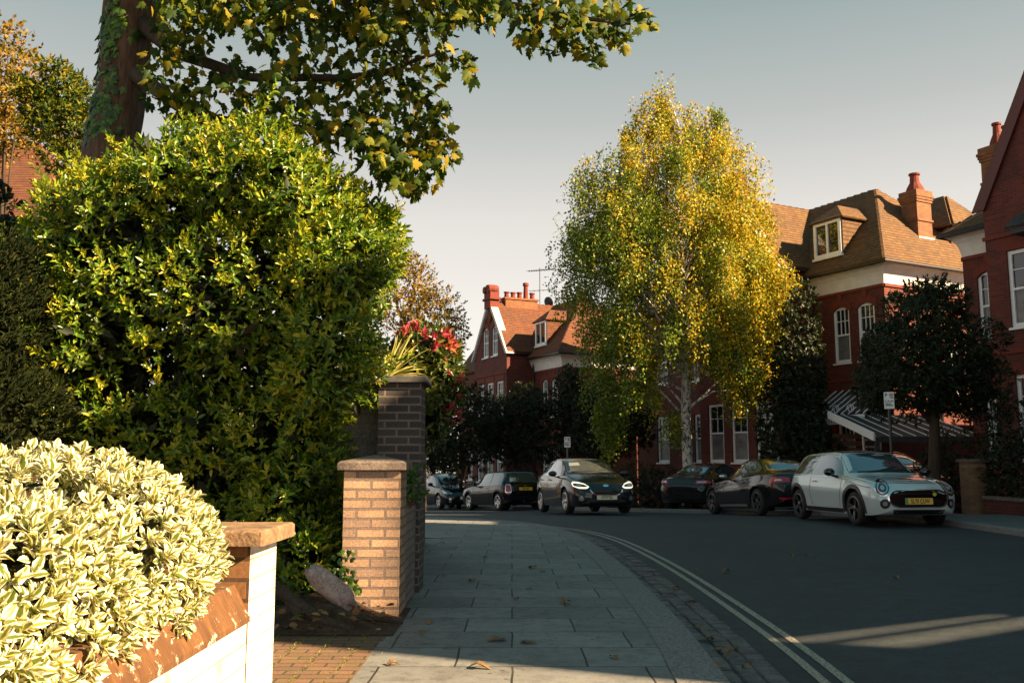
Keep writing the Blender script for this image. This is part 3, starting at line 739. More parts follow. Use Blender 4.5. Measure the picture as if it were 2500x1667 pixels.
def window_in(root, pl, o):
    x0, x1, y0, y1 = o; M = pl.M; mb = MB(); fw = 0.12
    def b(xa, xb, ya, yb, za=-0.03, zb=0.05): mb.box(xa, xb, ya, yb, za, zb, 0, M)
    b(x0, x0 + fw, y0, y1); b(x1 - fw, x1, y0, y1); b(x0 + fw, x1 - fw, y0, y0 + fw); b(x0 + fw, x1 - fw, y1 - fw, y1)
    mx = (x0 + x1) / 2; b(mx - 0.045, mx + 0.045, y0 + fw, y1 - fw)
    b(x0 - 0.05, x1 + 0.05, y0 - 0.08, y0 - 0.002, -0.03, 0.1); b(x0 - 0.05, x1 + 0.05, y1 + 0.002, y1 + 0.07, -0.03, 0.09)
    f = mb.build('window', M_whitewood, root)
    mb = MB(); mb.add([(x0 + 0.03, y0 + 0.03, 0), (x1 - 0.03, y0 + 0.03, 0), (x1 - 0.03, y1 - 0.03, 0), (x0 + 0.03, y1 - 0.03, 0)], [(0, 1, 2, 3)], 0, M); mb.build('glass', M_glass, f)
DU = Vector((-0.47, 0.883, 0)).normalized(); ANG = math.atan2(DU.y, DU.x)
H2 = at(2156, 655, 30.0); H2 = Vector((H2.x, H2.y, -0.1))
h2 = house('red brick house with lit clay roof, dormer and one chimney behind the silver car', H2, ANG)
ANG3 = math.atan2(0.905, -0.425)
H3 = at(1372, 880, 46.5); H3 = Vector((H3.x, H3.y, -1.15))
h3 = house('distant red brick house with pale coped gable and two white gable windows', H3, ANG3, tile=M_tile2, chim=())
# far chimney stack with pots, aerial and dish on the distant house
chm = MB(); chm.box(5.1, 5.7, -1.2, 0.8, 10.6, 11.42); chm.box(5.04, 5.76, -1.27, 0.87, 11.421, 11.53)
ch = chm.build('chimney', M_stack, h3)
for i, hgt in enumerate((0.35, 0.35, 0.38, 0.95, 0.4)):
    mb = MB(); mb.lathe([(0.15, 0), (0.12, hgt * 0.8), (0.17, hgt * 0.82), (0.17, hgt), (0.1, hgt)], Matrix.Translation((5.4, 0.6 - i * 0.4, 11.53)), 10); mb.build('chimney_pot', M_redarch, ch)
mb = MB(); ax, ay, az = 5.6, -1.6, 10.9
mb.tube([(ax, ay, az), (ax, ay, az + 2.6)], 0.025, 6)
mb.tube([(ax - 0.9, ay - 0.5, az + 2.4), (ax + 0.7, ay + 0.4, az + 2.5)], 0.02, 5)
for i in range(12):
    t = i / 11; c = Vector((ax - 0.9, ay - 0.5, az + 2.4)).lerp(Vector((ax + 0.7, ay + 0.4, az + 2.5)), t); l = 0.2 + 0.12 * (1 - t)
    mb.tube([c + Vector((0.5, -0.86, 0)) * l, c - Vector((0.5, -0.86, 0)) * l], 0.012, 4)
mb.tube([(ax - 0.4, ay - 0.6, az + 1.3), (ax + 0.3, ay + 0.5, az + 1.25)], 0.015, 4)
for i in range(6):
    c = Vector((ax - 0.4, ay - 0.6, az + 1.3)).lerp(Vector((ax + 0.3, ay + 0.5, az + 1.25)), i / 5)
    mb.tube([c + Vector((0.8, -0.5, 0)) * 0.35, c - Vector((0.8, -0.5, 0)) * 0.35], 0.011, 4)
mb.build('television_aerial', M_pipe, h3)
mb = MB(); mb.lathe([(0.0, 0.0), (0.2, 0.02), (0.33, 0.09), (0.33, 0.11), (0.2, 0.045), (0.0, 0.03)], Matrix.Translation((5.6, -2.1, 11.5)) @ Matrix.Rotation(R(70), 4, 'X') @ Matrix.Rotation(R(20), 4, 'Y'), 16); mb.build('satellite_dish', M_slate, h3)
H1 = at(2345, 632, 26.2); H1 = Vector((H1.x + 0.05, H1.y, -0.1))
h1 = house('shaded red brick house with a steep gable and white sash windows behind the dark tree', H1, ANG, mirror=-1, cw=1.84, gw=4.6, L=12.0, rise=1.4, gz=8.2, grise=4.6, dormer=False, gable_windows=False, parapet=False, chim=(), depth=4.2)
print('H1', H1, 'H2', H2, 'H3', H3)
# hood over the bay and timber barge board on the shaded gable, its tall chimney
mb = MB(); mb.prism([(2.9, 6.98), (5.6, 6.98), (5.6, 7.12), (2.9, 7.12)], Pl((0, 1.605, 0), (-1, 0, 0), (0, 1, 0)).M, 0.55)
mb.poly([(-2.8, 2.2, 7.125), (-2.8, 1.62, 7.55), (-5.7, 1.62, 7.55), (-5.7, 2.2, 7.125)], 0.05); mb.build('bay_hood', M_slate, h1)
mb = MB()
zz0, zz1, gx0, gx1 = 8.0, 12.72, 1.72, 4.14
mb.prism([(gx0 - 0.15, zz0 - 0.1), (gx0 + 0.2, zz0 - 0.1), (gx1, zz1 - 0.5), (gx1, zz1)], frame((0, 1.62, 0), (-1, 0, 0), (0, 0, 1), (0, 1, 0)), 0.09)
mb.prism([(8.28 - gx0 + 0.15, zz0 - 0.1), (8.28 - gx0 - 0.2, zz0 - 0.1), (gx1, zz1 - 0.5), (gx1, zz1)], frame((0, 1.62, 0), (-1, 0, 0), (0, 0, 1), (0, 1, 0)), 0.09)
mb.build('bargeboard', plain('dark_red_paint', (0.10, 0.018, 0.015), 0.5), h1)
chimney(h1, -0.95, -0.10, -1.9, -1.0, 8.0, 10.7, 2)
mb = MB(); mb.box(-11, -0.4, -11, -4.25, -1, 5.6); mb.build('rear_block', M_red, h1)  # added box, blocks low sun on the next house's end wall
# second hipped roof and its wing behind the near villa
mb = MB(); mb.box(-2.0, 0.5, -12.5, -7.45, -1, 8.3); o = mb.build('rear_block', M_red, h2)
mb = MB()
A_, B_, C_, D_, E1, E2 = (-2.4, -7.0, 8.3), (0.9, -7.0, 8.3), (0.9, -13, 8.3), (-2.4, -13, 8.3), (-0.7, -8.4, 10.6), (-0.7, -11.5, 10.6)
for q in ((B_, E1, A_), (A_, E1, E2, D_), (C_, E2, E1, B_), (D_, E2, C_)): mb.poly(q, 0.1)
mb.build('roof', M_tile, o)
mb = MB(); mb.box(0.4, 4.8, -6.3, -4.1, 7.5, 9.7); o = mb.build('attic_block', M_red, h2)
mb = MB(); A_, B_, C_, D_, E1, E2 = (0.15, -3.85, 9.65), (0.15, -6.55, 9.65), (5, -6.55, 9.65), (5, -3.85, 9.65), (1.35, -5.2, 11.15), (5, -5.2, 11.15)
for q in ((A_, E1, B_), (D_, E2, E1, A_), (B_, E1, E2, C_)): mb.poly(q, 0.1)
mb.build('roof', M_tile, o)
# waste pipes on the sunny end wall
mb = MB(); X = -0.08
mb.tube([(X, -2.7, 7.75), (X - 0.3, -2.7, 7.7), (X - 0.1, -2.5, 7.2), (X, -2.4, 6.9), (X, -2.4, 0)], 0.05, 8)
mb.tube([(X, -2.3, 6.85), (X, -4.3, 6.45)], 0.05, 8); mb.tube([(X, -4.25, 6.5), (X, -4.3, 0)], 0.055, 8); mb.tube([(X, -1.9, 6.7), (X, -2.5, 6.75)], 0.045, 8); mb.tube([(X, -2.2, 6.9), (X, -2.2, 7.25)], 0.04, 8)
mb.build('waste_pipe', M_pipe, h2)
# white iron veranda over the door of the near villa
v = thing('veranda', 'white ironwork veranda with ribbed glass roof on the front of the red house', 'veranda', H2, ANG)
M_iron = plain('white_iron', (0.75, 0.76, 0.75), 0.4)
mb = MB(); zb, zt_, y1 = 2.85, 3.75, 1.5
for i in range(9):
    x = -0.2 + i * 0.3; mb.tube([(x, y1, zb), (x, 0.03, zt_)], 0.022, 6)
mb.build('rib', M_iron, v)
mb = MB(); mb.poly([(-0.2, y1, zb - 0.03), (-0.2, 0.03, zt_ - 0.03), (2.2, 0.03, zt_ - 0.03), (2.2, y1, zb - 0.03)], 0.012); mb.build('glass_roof', M_glass, v)
mb = MB(); mb.box(-0.25, 2.25, y1 - 0.03, y1 + 0.03, zb - 0.10, zb - 0.04)
for i in range(26): mb.box(-0.24 + i * 0.098, -0.19 + i * 0.098, y1 - 0.01, y1 + 0.01, zb - 0.30, zb - 0.101)
mb.box(-0.25, 2.25, y1 - 0.012, y1 + 0.012, zb - 0.325, zb - 0.30); mb.build('valance', M_iron, v)
mb = MB()
for x in (0.3, 0.9, 1.5, 2.0):
    pts = [(x + 0.16 * math.cos(a) * (1 - a / 14), y1, zb + 0.16 + 0.15 * math.sin(a) * (1 - a / 14)) for a in [k * 0.5 for k in range(22)]]; mb.tube(pts, 0.014, 5)
mb.tube([(1.75, y1, zb - 0.05), (1.75, y1, zb + 0.5)], 0.02, 6); mb.lathe([(0, 0.46), (0.04, 0.5), (0.02, 0.58), (0, 0.6)], Matrix.Translation((1.75, y1, zb)), 8)
mb.build('scrollwork', M_iron, v)
for x in (-0.15, 2.15):
    mb = MB(); mb.tube([(x, y1, -0.1), (x, y1, zb - 0.1)], 0.04, 8); mb.build('post', M_iron, v)
# glazed carport
c = thing('carport', 'lean-to carport with thin white glazing bars and a white bargeboard', 'carport', (10.3, 26.2, -0.1))
P = [(0.0, 0, 2.02), (3.0, 0, 2.02), (2.8, 3.3, 2.8), (-0.1, 3.3, 2.8)]
mb = MB(); mb.poly(P, 0.015); mb.build('glass_roof', plain('ribbed_grey_glazing', (0.035, 0.045, 0.05), 0.7, spec=0.15), c)
mb = MB()
for i in range(9):
    t = i / 8; a = Vector(P[0]).lerp(Vector(P[1]), t); b_ = Vector(P[3]).lerp(Vector(P[2]), t); mb.tube([a + Vector((0, 0, .02)), b_ + Vector((0, 0, .02))], 0.016, 5)
mb.build('glazing_bar', M_iron, c)
mb = MB(); mb.poly([(-0.05, -0.06, 1.90), (-0.15, 3.35, 2.70), (-0.15, 3.35, 2.93), (-0.05, -0.06, 2.13)], 0.05); mb.build('bargeboard', M_whitewood, c)
mb = MB(); mb.box(0.0, 3.0, -0.03, 0.03, 1.86, 1.99); mb.build('front_beam', M_slate, c)
for x, y in ((0.05, 0.1), (2.9, 0.1)):
    mb = MB(); mb.box(x - 0.05, x + 0.05, y - 0.05, y + 0.05, -0.1, 1.858); mb.build('post', M_slate, c)
mb = MB(); 
for k in range(8): mb.box(-0.1, 1.3, 3.3, 3.33, 0.5 + k * 0.22, 0.66 + k * 0.22)
mb.build('slatted_screen', noisy('brown_slats', (0.10, 0.05, 0.025), (0.16, 0.08, 0.04), 6, 0.8), c)
# low brick wall and pier by the far pavement
c = thing('garden_wall', 'low dark brick wall under the black hedge at the far pavement', 'wall', (10.2, 20.2, -0.05))
mb = MB(); mb.box(0, 0.23, -12, 0, -0.2, 0.46); mb.build('wall', M_red, c)
mb = MB(); mb.box(-0.03, 0.26, -12, 0, 0.462, 0.53); mb.build('coping', M_greystone, c)
c = thing('gate_pier', 'yellowish brick gate pier half hidden behind the silver car', 'pillar', (10.05, 20.5, -0.05))
mb = MB(); mb.box(0, 0.40, 0, 0.4, -0.2, 1.25); mb.build('shaft', M_yellowbrick, c)
mb = MB(); mb.box(-0.05, 0.45, -0.05, 0.45, 1.252, 1.32); mb.build('cap', M_greystone, c)
# unseen block added across the street to shade it: its end walls, cut tunnels and stepped roof
# are shaped to let the evening sun on to the near pavement, the cream pier and the road
fl_h = 10.4
KS = SUN_H.y / SUN_H.x
def line_y(p, X): return p.y + KS * (X - p.x)
Pn0 = gnd(925, 1592, 0); Pn = gnd(1046, 1275, 0); Pf = gnd(1046, 1268, 0)
X0, X1 = 12.5, 22.0
foot = [(X0, line_y(Pn0, X0)), (X1, line_y(Pn0, X1)), (X1, line_y(Pn, X1)), (X0, line_y(Pn, X0))]
mb = MB(); mb.prism(foot, Matrix.Translation((0, 0, -0.4)), fl_h + 0.4)
fo = thing('shade_block', 'unseen brick block across the street, added and cut through to shape the sunlight', 'blocker', (0, 0, 0))
wl = mb.build('wall', M_red, fo)
yk = 2.3
mb = MB(); mb.prism([foot[0], foot[1], (X1, line_y(Vector((X0, yk, 0)), X1)), (X0, yk)], Matrix.Translation((0, 0, fl_h + 0.002)), 1.25); wu = mb.build('shade_storey', M_red, fo)  # added height, keeps the sun off the lower hedge
def tunnel(pts, t0=9, t1=26):
    Q = [Vector(p) for p in pts]; k = len(Q); S = SUN / math.cos(SUN_E)
    m2 = MB(); m2.add([q + S * t0 for q in Q] + [q + S * t1 for q in Q], [tuple(range(k)), tuple(range(2 * k - 1, k - 1, -1))] + [((i + 1) % k, i, k + i, k + (i + 1) % k) for i in range(k)])
    o = m2.build('cutter', M_red, uv=False)
    bm = bmesh.new(); bm.from_mesh(o.data); bmesh.ops.recalc_face_normals(bm, faces=bm.faces); bm.to_mesh(o.data); bm.free()
    return o
cuts = [tunnel([(-1.42, 7.28, 0.02), (-0.862, 7.28, 0.02), (-0.862, 7.28, 1.19), (-1.42, 7.28, 1.3)]),  # beam of sun aimed at the cream pier's front
        tunnel([gnd(px, py, -0.1) for px, py in ((1780, 1572), (2420, 1509), (2420, 1517), (1780, 1592))], 7),
        tunnel([gnd(px, py, -0.1) for px, py in ((1780, 1607), (2570, 1508), (2570, 1531), (1780, 1645))], 7)]  # the last two beams draw the light bands on the road
cuts2 = [tunnel([(-1.42, 7.28, 0.02), (-0.862, 7.28, 0.02), (-0.862, 7.28, 1.19), (-1.42, 7.28, 1.3)])]
boolean(wl, cuts); boolean(wu, cuts2)
foot2 = [(14.5, line_y(Pf, 14.5)), (24, line_y(Pf, 24)), (24, line_y(Pf, 24) + 4), (19.5, 15.2), (14.5, line_y(Pf, 14.5) + 3.6)]
mb = MB(); mb.prism(foot2, Matrix.Translation((0, 0, -0.4)), 11.7); fo2 = thing('shade_block', 'second unseen brick block, added to shade the pavement past the sunlit strip', 'blocker', (0, 0, 0)); mb.build('wall', M_red, fo2)
mb = MB(); mb.box(14.6, 16.3, 13.5, 18.3, -0.4, 11.3); mb.build('shade_wing', M_red, fo2)  # added to keep the sun off the dark tree
mb = MB(); mb.prism([(X0 + 0.3, line_y(Pn, X0 + 0.3) + 0.01), (X0 + 0.8, line_y(Pn, X0 + 0.8) + 0.01), (X0 + 0.8, line_y(Pf, X0 + 0.8) + 1.2), (X0 + 0.3, line_y(Pf, X0 + 0.3) + 1.2)], Matrix.Translation((0, 0, -0.4)), 8.7)
mb.build('low_sun_stop', M_red, fo)  # added stop for low sun, ends the far lit strip at the kerb
# house on the left behind the trees
hl = thing('brick_house', 'orange tiled house roof glimpsed behind trees at the far left', 'house', (-14.3, 22.4, -0.1))
mb = MB(); mb.box(-6, 3.1, 0, 5.6, -1, 7.0); mb.build('wall', M_red, hl)
mb = MB(); A_, B_, C_, D_, E1, E2 = (-6.4, -0.4, 7.0), (3.5, -0.4, 7.0), (3.5, 6.0, 7.0), (-6.4, 6.0, 7.0), (-4, 2.8, 10.3), (0.9, 2.8, 10.3)
for q in ((A_, B_, E2, E1), (B_, C_, E2), (C_, D_, E1, E2), (D_, A_, E1)): mb.poly(q, 0.1)
mb.build('roof', M_tile2, hl)
mb = MB(); mb.box(-6.4, 3.5, -0.46, -0.38, 6.75, 6.98); mb.build('fascia', M_whitewood, hl)
# ------------------------------------------------------------------ foliage
OVAL = (np.array([(0, 0, 0), (.19, .28, .06), (.17, .62, .05), (0, 1, -.10), (-.17, .62, .05), (-.19, .28, .06)]), np.array([(0, 1, 2, 3), (0, 3, 4, 5)]), np.array([(0, 0), (1, .3), (1, .65), (0.6, 1), (-1, .65), (-1, .3)]))
ROUND = (np.array([(0, 0, 0), (.30, .25, .07), (.32, .65, .06), (0, 1, -.06), (-.32, .65, .06), (-.30, .25, .07)]), OVAL[1], OVAL[2])
DIAM = (np.array([(0, 0, 0), (.33, .42, .07), (0, 1, -.05), (-.33, .42, .07)]), np.array([(0, 1, 2, 3)]), np.array([(0, 0), (1, .5), (0, 1), (-1, .5)]))
VARI = (np.array([(0, 0, 0), (.15, .2, .05), (.30, .5, .09), (.19, .82, .03), (0, 1.02, -.10), (-.19, .82, .03), (-.30, .5, .09), (-.15, .2, .05), (0, .5, 0)]), np.array([(0, 1, 2, 8), (8, 2, 3, 4), (8, 4, 5, 6), (0, 8, 6, 7)]), np.array([(0, 0), (1, .2), (1, .5), (1, .8), (.4, 1), (-1, .8), (-1, .5), (-1, .2), (0, .5)]))
NEEDLE = (np.array([(-.06, 0, 0), (.06, 0, 0), (.09, .6, .02), (0, 1, 0), (-.09, .6, .02)])[[0, 1, 2, 4]], np.array([(0, 1, 2, 3)]), np.array([(0, 0), (1, 0), (1, 1), (-1, 1)]))
_h = [(.10, -.06), (.36, .02), (.27, .14), (.50, .30), (.36, .36), (.47, .62), (.28, .52), (.20, .60), (.17, .80), (0, 1.0)]
_o = [(0, .02)] + _h + [(-x, y) for x, y in _h[-2::-1]]
_mv = [(0, .3, 0.05)] + [(x, y, -0.25 * abs(x) - 0.12 * max(0, y - .3)) for x, y in _o]
MAPLE = (np.array(_mv), np.array([(0, i, i + 1) for i in range(1, len(_o))] + [(0, len(_o), 1)]), np.array([(0, 0)] + [(1, 1)] * len(_o)))
def unit(a): return a / np.maximum(1e-9, np.linalg.norm(a, axis=-1, keepdims=True))
def rnd_dir(n):
    return unit(RNG.normal(size=(n, 3)))
def leaves(name, pos, axis, nrm, size, tpl, mat, parent=None):
    V, Fc, UV = tpl
    t = unit(axis); z = unit(nrm - t * (nrm * t).sum(-1, keepdims=True) + 1e-6); x = np.cross(t, z)
    Rm = np.stack([x, t, z], axis=2)                       # columns
    curl = RNG.uniform(0.4, 1.6, size=(len(pos), 1))
    L = np.repeat(V[None], len(pos), 0); L[:, :, 2] *= curl
    P = np.einsum('nij,nkj->nki', Rm, L) * size[:, None, None] + pos[:, None, :]
    k = len(V)
    FF = (Fc[None] + (np.arange(len(pos)) * k)[:, None, None]).reshape(-1, Fc.shape[1])
    return np_mesh(name, P.reshape(-1, 3), FF, mat, parent, np.tile(UV, (len(pos), 1)), smooth=False)
def sprigs(pos, out, k, L, stem=0.10, th=(30, 85), jit=0.25):
    """rosettes of k leaves round a short shoot; returns pos, axis, normal, size"""
    n = len(pos); a = unit(out + RNG.normal(size=(n, 3)) * jit)
    ref = np.where(np.abs(a[:, 2:3]) < 0.9, np.array([[0, 0, 1.]]), np.array([[1., 0, 0]]))
    u = unit(np.cross(ref, a)); v = np.cross(a, u)
    P, A, Nn, S = [], [], [], []
    ph0 = RNG.uniform(0, 6.28, n)
    for i in range(k):
        ph = ph0 + 2.4 * i + RNG.normal(size=n) * 0.2; th_ = np.radians(th[1] + (th[0] - th[1]) * i / max(1, k - 1) + RNG.normal(size=n) * 10)
        rad = u * np.cos(ph)[:, None] + v * np.sin(ph)[:, None]
        ax = a * np.cos(th_)[:, None] + rad * np.sin(th_)[:, None]
        nn = a * np.sin(th_)[:, None] - rad * np.cos(th_)[:, None]
        P.append(pos + a * (stem * i / k)); A.append(ax); Nn.append(nn + RNG.normal(size=(n, 3)) * 0.15); S.append(L * RNG.uniform(0.65, 1.15, n))
    return np.concatenate(P), np.concatenate(A), np.concatenate(Nn), np.concatenate(S)
def blob_surface(blobs, n, rough=0.16, seedk=40, depth=0.18, inner=0.84):
    """points on the lumpy outside of a union of ellipsoids"""
    bl = np.array(blobs, float); c, r = bl[:, :3], bl[:, 3:6]
    ar = (r[:, 0] * r[:, 1] + r[:, 1] * r[:, 2] + r[:, 0] * r[:, 2]); pr = ar / ar.sum()
    idx = RNG.choice(len(bl), n * 2, p=pr); d = rnd_dir(n * 2)
    lump = np.ones(n * 2)
    for k in range(seedk):
        ld = rnd_dir(1)[0]; lump += rough * RNG.uniform(-1, 1) * np.clip((d @ ld - 0.8) / 0.2, 0, 1) * ((idx % 3 == k % 3) * 1.0)
    rr = lump * (1 - depth * RNG.uniform(0, 1, n * 2) ** 2)
    P = c[idx] + d * r[idx] * rr[:, None]; O = unit(d / r[idx])
    keep = np.ones(n * 2, bool)
    for j in range(len(bl)):
        q = np.linalg.norm((P - c[j]) / r[j], axis=1); keep &= ~((q < inner) & (idx != j))
    return P[keep][:n], O[keep][:n]
def blob_inside(blobs, n, f0=0.35, f1=0.85):
    bl = np.array(blobs, float); idx = RNG.choice(len(bl), n, p=(bl[:, 3] * bl[:, 4] * bl[:, 5]) / (bl[:, 3] * bl[:, 4] * bl[:, 5]).sum()); d = rnd_dir(n)
    return bl[idx, :3] + d * bl[idx, 3:6] * RNG.uniform(f0, f1, (n, 1))
def pxblobs(L, Y, ry=1.0):
    out = []
    for b in L:
        px, py, r = b[:3]; y = b[3] if len(b) > 3 else Y; rv = b[4] if len(b) > 4 else r
        p = at(px, py, y); s = y / F; out.append((p.x, p.y, p.z, r * s, ry, rv * s))
    return out
L_hedge = leafmat('hedge_leaf', [(0.035, 0.09, 0.01), (0.08, 0.17, 0.015), (0.18, 0.28, 0.02), (0.34, 0.36, 0.03)], 0.32, 0.3, spec=0.6)
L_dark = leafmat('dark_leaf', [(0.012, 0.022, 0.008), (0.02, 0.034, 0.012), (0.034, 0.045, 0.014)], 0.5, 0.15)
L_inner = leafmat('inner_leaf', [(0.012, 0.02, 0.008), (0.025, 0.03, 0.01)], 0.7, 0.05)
L_yew = leafmat('yew_needle', [(0.006, 0.013, 0.004), (0.014, 0.021, 0.006), (0.026, 0.032, 0.008)], 0.85, 0.15, spec=0.1)
L_vari = leafmat('variegated_leaf', [(0.10, 0.15, 0.02), (0.20, 0.22, 0.03), (0.36, 0.30, 0.04)], 0.35, 0.25, margin=(0.88, 0.85, 0.70), spec=0.5)
L_syc = leafmat('sycamore_leaf', [(0.018, 0.042, 0.008), (0.026, 0.055, 0.009), (0.045, 0.085, 0.01), (0.085, 0.12, 0.012), (0.18, 0.19, 0.016), (0.30, 0.22, 0.02)], 0.55, 0.35, spec=0.2)
L_gold = leafmat('golden_birch_leaf', [(0.13, 0.21, 0.02), (0.26, 0.31, 0.025), (0.46, 0.38, 0.03), (0.58, 0.36, 0.03)], 0.5, 0.3, tcol=(1.3, 1.05, 0.4), spec=0.2)
L_green = leafmat('birch_leaf', [(0.06, 0.13, 0.016), (0.13, 0.21, 0.02), (0.30, 0.30, 0.026)], 0.4, 0.25)
L_gold2 = leafmat('autumn_leaf', [(0.07, 0.08, 0.012), (0.15, 0.12, 0.015), (0.27, 0.17, 0.02), (0.30, 0.15, 0.02)], 0.55, 0.25, tcol=(1.2, 1.0, 0.4), spec=0.2)
L_redtip = leafmat('red_young_leaf', [(0.36, 0.03, 0.09), (0.45, 0.08, 0.11), (0.42, 0.20, 0.06)], 0.35, 0.3, tcol=(1.3, 0.8, 0.6))
L_phot = leafmat('glossy_leaf', [(0.03, 0.06, 0.02), (0.07, 0.11, 0.02), (0.16, 0.18, 0.03)], 0.25, 0.2, spec=0.6)
L_ivy = leafmat('ivy_leaf', [(0.02, 0.05, 0.012), (0.05, 0.11, 0.015), (0.10, 0.19, 0.02)], 0.35, 0.2)
L_dry = leafmat('dry_leaf', [(0.10, 0.05, 0.025), (0.22, 0.12, 0.05), (0.42, 0.27, 0.10)], 0.7, 0.15)
def barkmat(name, c1, c2, sc=(18, 18, 3), bs=0.8):
    m, nt, b = nodes(name); v = coord(nt); mp = N(nt, 'ShaderNodeMapping'); mp.inputs['Scale'].default_value = sc; nt.links.new(v, mp.inputs['Vector'])
    f = noise(nt, mp.outputs[0], 1.0, 7, 0.7, 0.6); nt.links.new(ramp(nt, f, [(0.3, c1), (0.7, c2)]), b.inputs['Base Color']); b.inputs['Roughness'].default_value = 0.9; bump(nt, b, f, bs, 0.03); return m
M_bark = barkmat('brown_bark', (0.03, 0.018, 0.012), (0.18, 0.10, 0.06))
M_twig = barkmat('dark_twig', (0.03, 0.022, 0.016), (0.08, 0.055, 0.035))
m, nt, b = nodes('birch_bark'); v = coord(nt); mp = N(nt, 'ShaderNodeMapping'); mp.inputs['Scale'].default_value = (5, 5, 3.2); nt.links.new(v, mp.inputs['Vector'])
f = noise(nt, mp.outputs[0], 1.6, 5, 0.65, 1.2); nt.links.new(ramp(nt, f, [(0.43, (0.03, 0.028, 0.026)), (0.49, (0.5, 0.49, 0.46)), (0.7, (0.62, 0.6, 0.57))]), b.inputs['Base Color']); b.inputs['Roughness'].default_value = 0.7; bump(nt, b, f, 0.4, 0.01); M_birch = m

# --- variegated shrub in the corner
def V3(*a): return np.array(a, float)
g = thing('variegated_shrub', 'cream and green variegated shrub bulging over the white garden wall', 'shrub', (-1.4, 2.3, 0))
bl = [(-1.37, 2.8, .86, .43, .52, .33), (-1.8, 2.6, .80, .5, .6, .42), (-1.27, 2.2, .80, .31, .5, .27), (-1.22, 1.65, .76, .27, .45, .23), (-1.6, 1.9, .78, .46, .6, .38), (-2.35, 2.5, .75, .5, .7, .5), (-2.2, 1.7, .7, .5, .6, .45), (-1.2, 1.2, .72, .25, .4, .22)]
bl = [(x + 1.4, y - 2.3, z, a, b_, c) for x, y, z, a, b_, c in bl]
P, O = blob_surface(bl, 7600, 0.07, depth=0.10); O = unit(O + V3(0.1, -0.1, 0.35))
leaves('foliage', *sprigs(P, O, 9, 0.038, 0.035, (20, 88), .3), VARI, L_vari, g)
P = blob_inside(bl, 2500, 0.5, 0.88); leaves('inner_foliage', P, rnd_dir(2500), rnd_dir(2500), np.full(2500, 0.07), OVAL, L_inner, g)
# --- big hedge
g = thing('evergreen_hedge', 'huge bright green evergreen hedge taller than the piers, between the white and cream piers', 'hedge', (-2.6, 8.3, 0))
hb = pxblobs([(330, 560, 140, 8.4), (235, 560, 75, 8.5), (440, 460, 122, 8.3), (590, 490, 130, 8.3), (665, 410, 90, 8.3), (765, 545, 118, 8.2), (725, 462, 70, 8.2), (840, 660, 120, 8.2), (850, 600, 105, 8.6), (815, 850, 110, 8.2), (800, 930, 90, 8.2), (400, 700, 290, 8.5), (610, 760, 270, 8.4), (260, 850, 150, 8.4), (480, 1050, 300, 8.6), (690, 1080, 150, 8.4), (735, 1230, 100, 8.3, 150), (280, 1050, 180, 8.6), (175, 760, 115, 8.7), (160, 940, 120, 8.7), (600, 1250, 180, 8.5), (215, 660, 115, 8.6), (905, 590, 70, 8.5), (750, 1350, 70, 8.0, 90)], 8.4, 0.95)
hb = [(x + 2.6, y - 8.3, z, a, b_, c) for x, y, z, a, b_, c in hb]
P, O = blob_surface(hb, 9500, 0.36, 60, depth=0.34); O = unit(O + V3(0.15, -0.1, 0.45))
L_hedge_lit = leafmat('hedge_lit_leaf', [(0.14, 0.22, 0.015), (0.26, 0.32, 0.02), (0.40, 0.41, 0.03), (0.46, 0.40, 0.04)], 0.35, 0.3, spec=0.5)  # brighter yellow green, sunlight put into the outer leaves' colour
pk = RNG.choice(len(P), 150); sh, so_ = [], []
for i in pk:
    u_ = unit((O[i] + V3(0, -.1, .9) + RNG.normal(size=3) * .25)[None])[0]; l_ = RNG.uniform(.10, .34)
    for t in np.arange(.1, 1.01, .14): sh.append(P[i] + u_ * l_ * t + RNG.normal(size=3) * .02); so_.append(u_)
P = np.concatenate([P, np.array(sh)]); O = np.concatenate([O, np.array(so_)])
q = np.min([np.linalg.norm((P - np.array(b_[:3])) / np.array(b_[3:]), axis=1) for b_ in hb], axis=0); new = (q > 0.9) & (RNG.uniform(size=len(P)) < .62)  # outermost sprigs picked for the sunlit colour
leaves('foliage', *sprigs(P[~new], O[~new], 8, 0.074, 0.13, (20, 88), .35), OVAL, L_hedge, g)
leaves('lit_outer_foliage', *sprigs(P[new], O[new], 8, 0.066, 0.10, (15, 75), .3), OVAL, L_hedge_lit, g)
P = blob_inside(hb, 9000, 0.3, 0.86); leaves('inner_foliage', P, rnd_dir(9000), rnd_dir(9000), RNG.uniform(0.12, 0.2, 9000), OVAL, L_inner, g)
mb = MB()
for i in range(12):
    x = RNG.uniform(-1.0, 0.5); y = RNG.uniform(0.0, 0.4); mb.tube([(x, y, 0), (x * 1.1, y, 1.2), (x * 1.2 + RNG.uniform(-.3, .3), y, 2.8)], [0.05, 0.04, 0.015], 6)
mb.build('stems', M_twig, g)
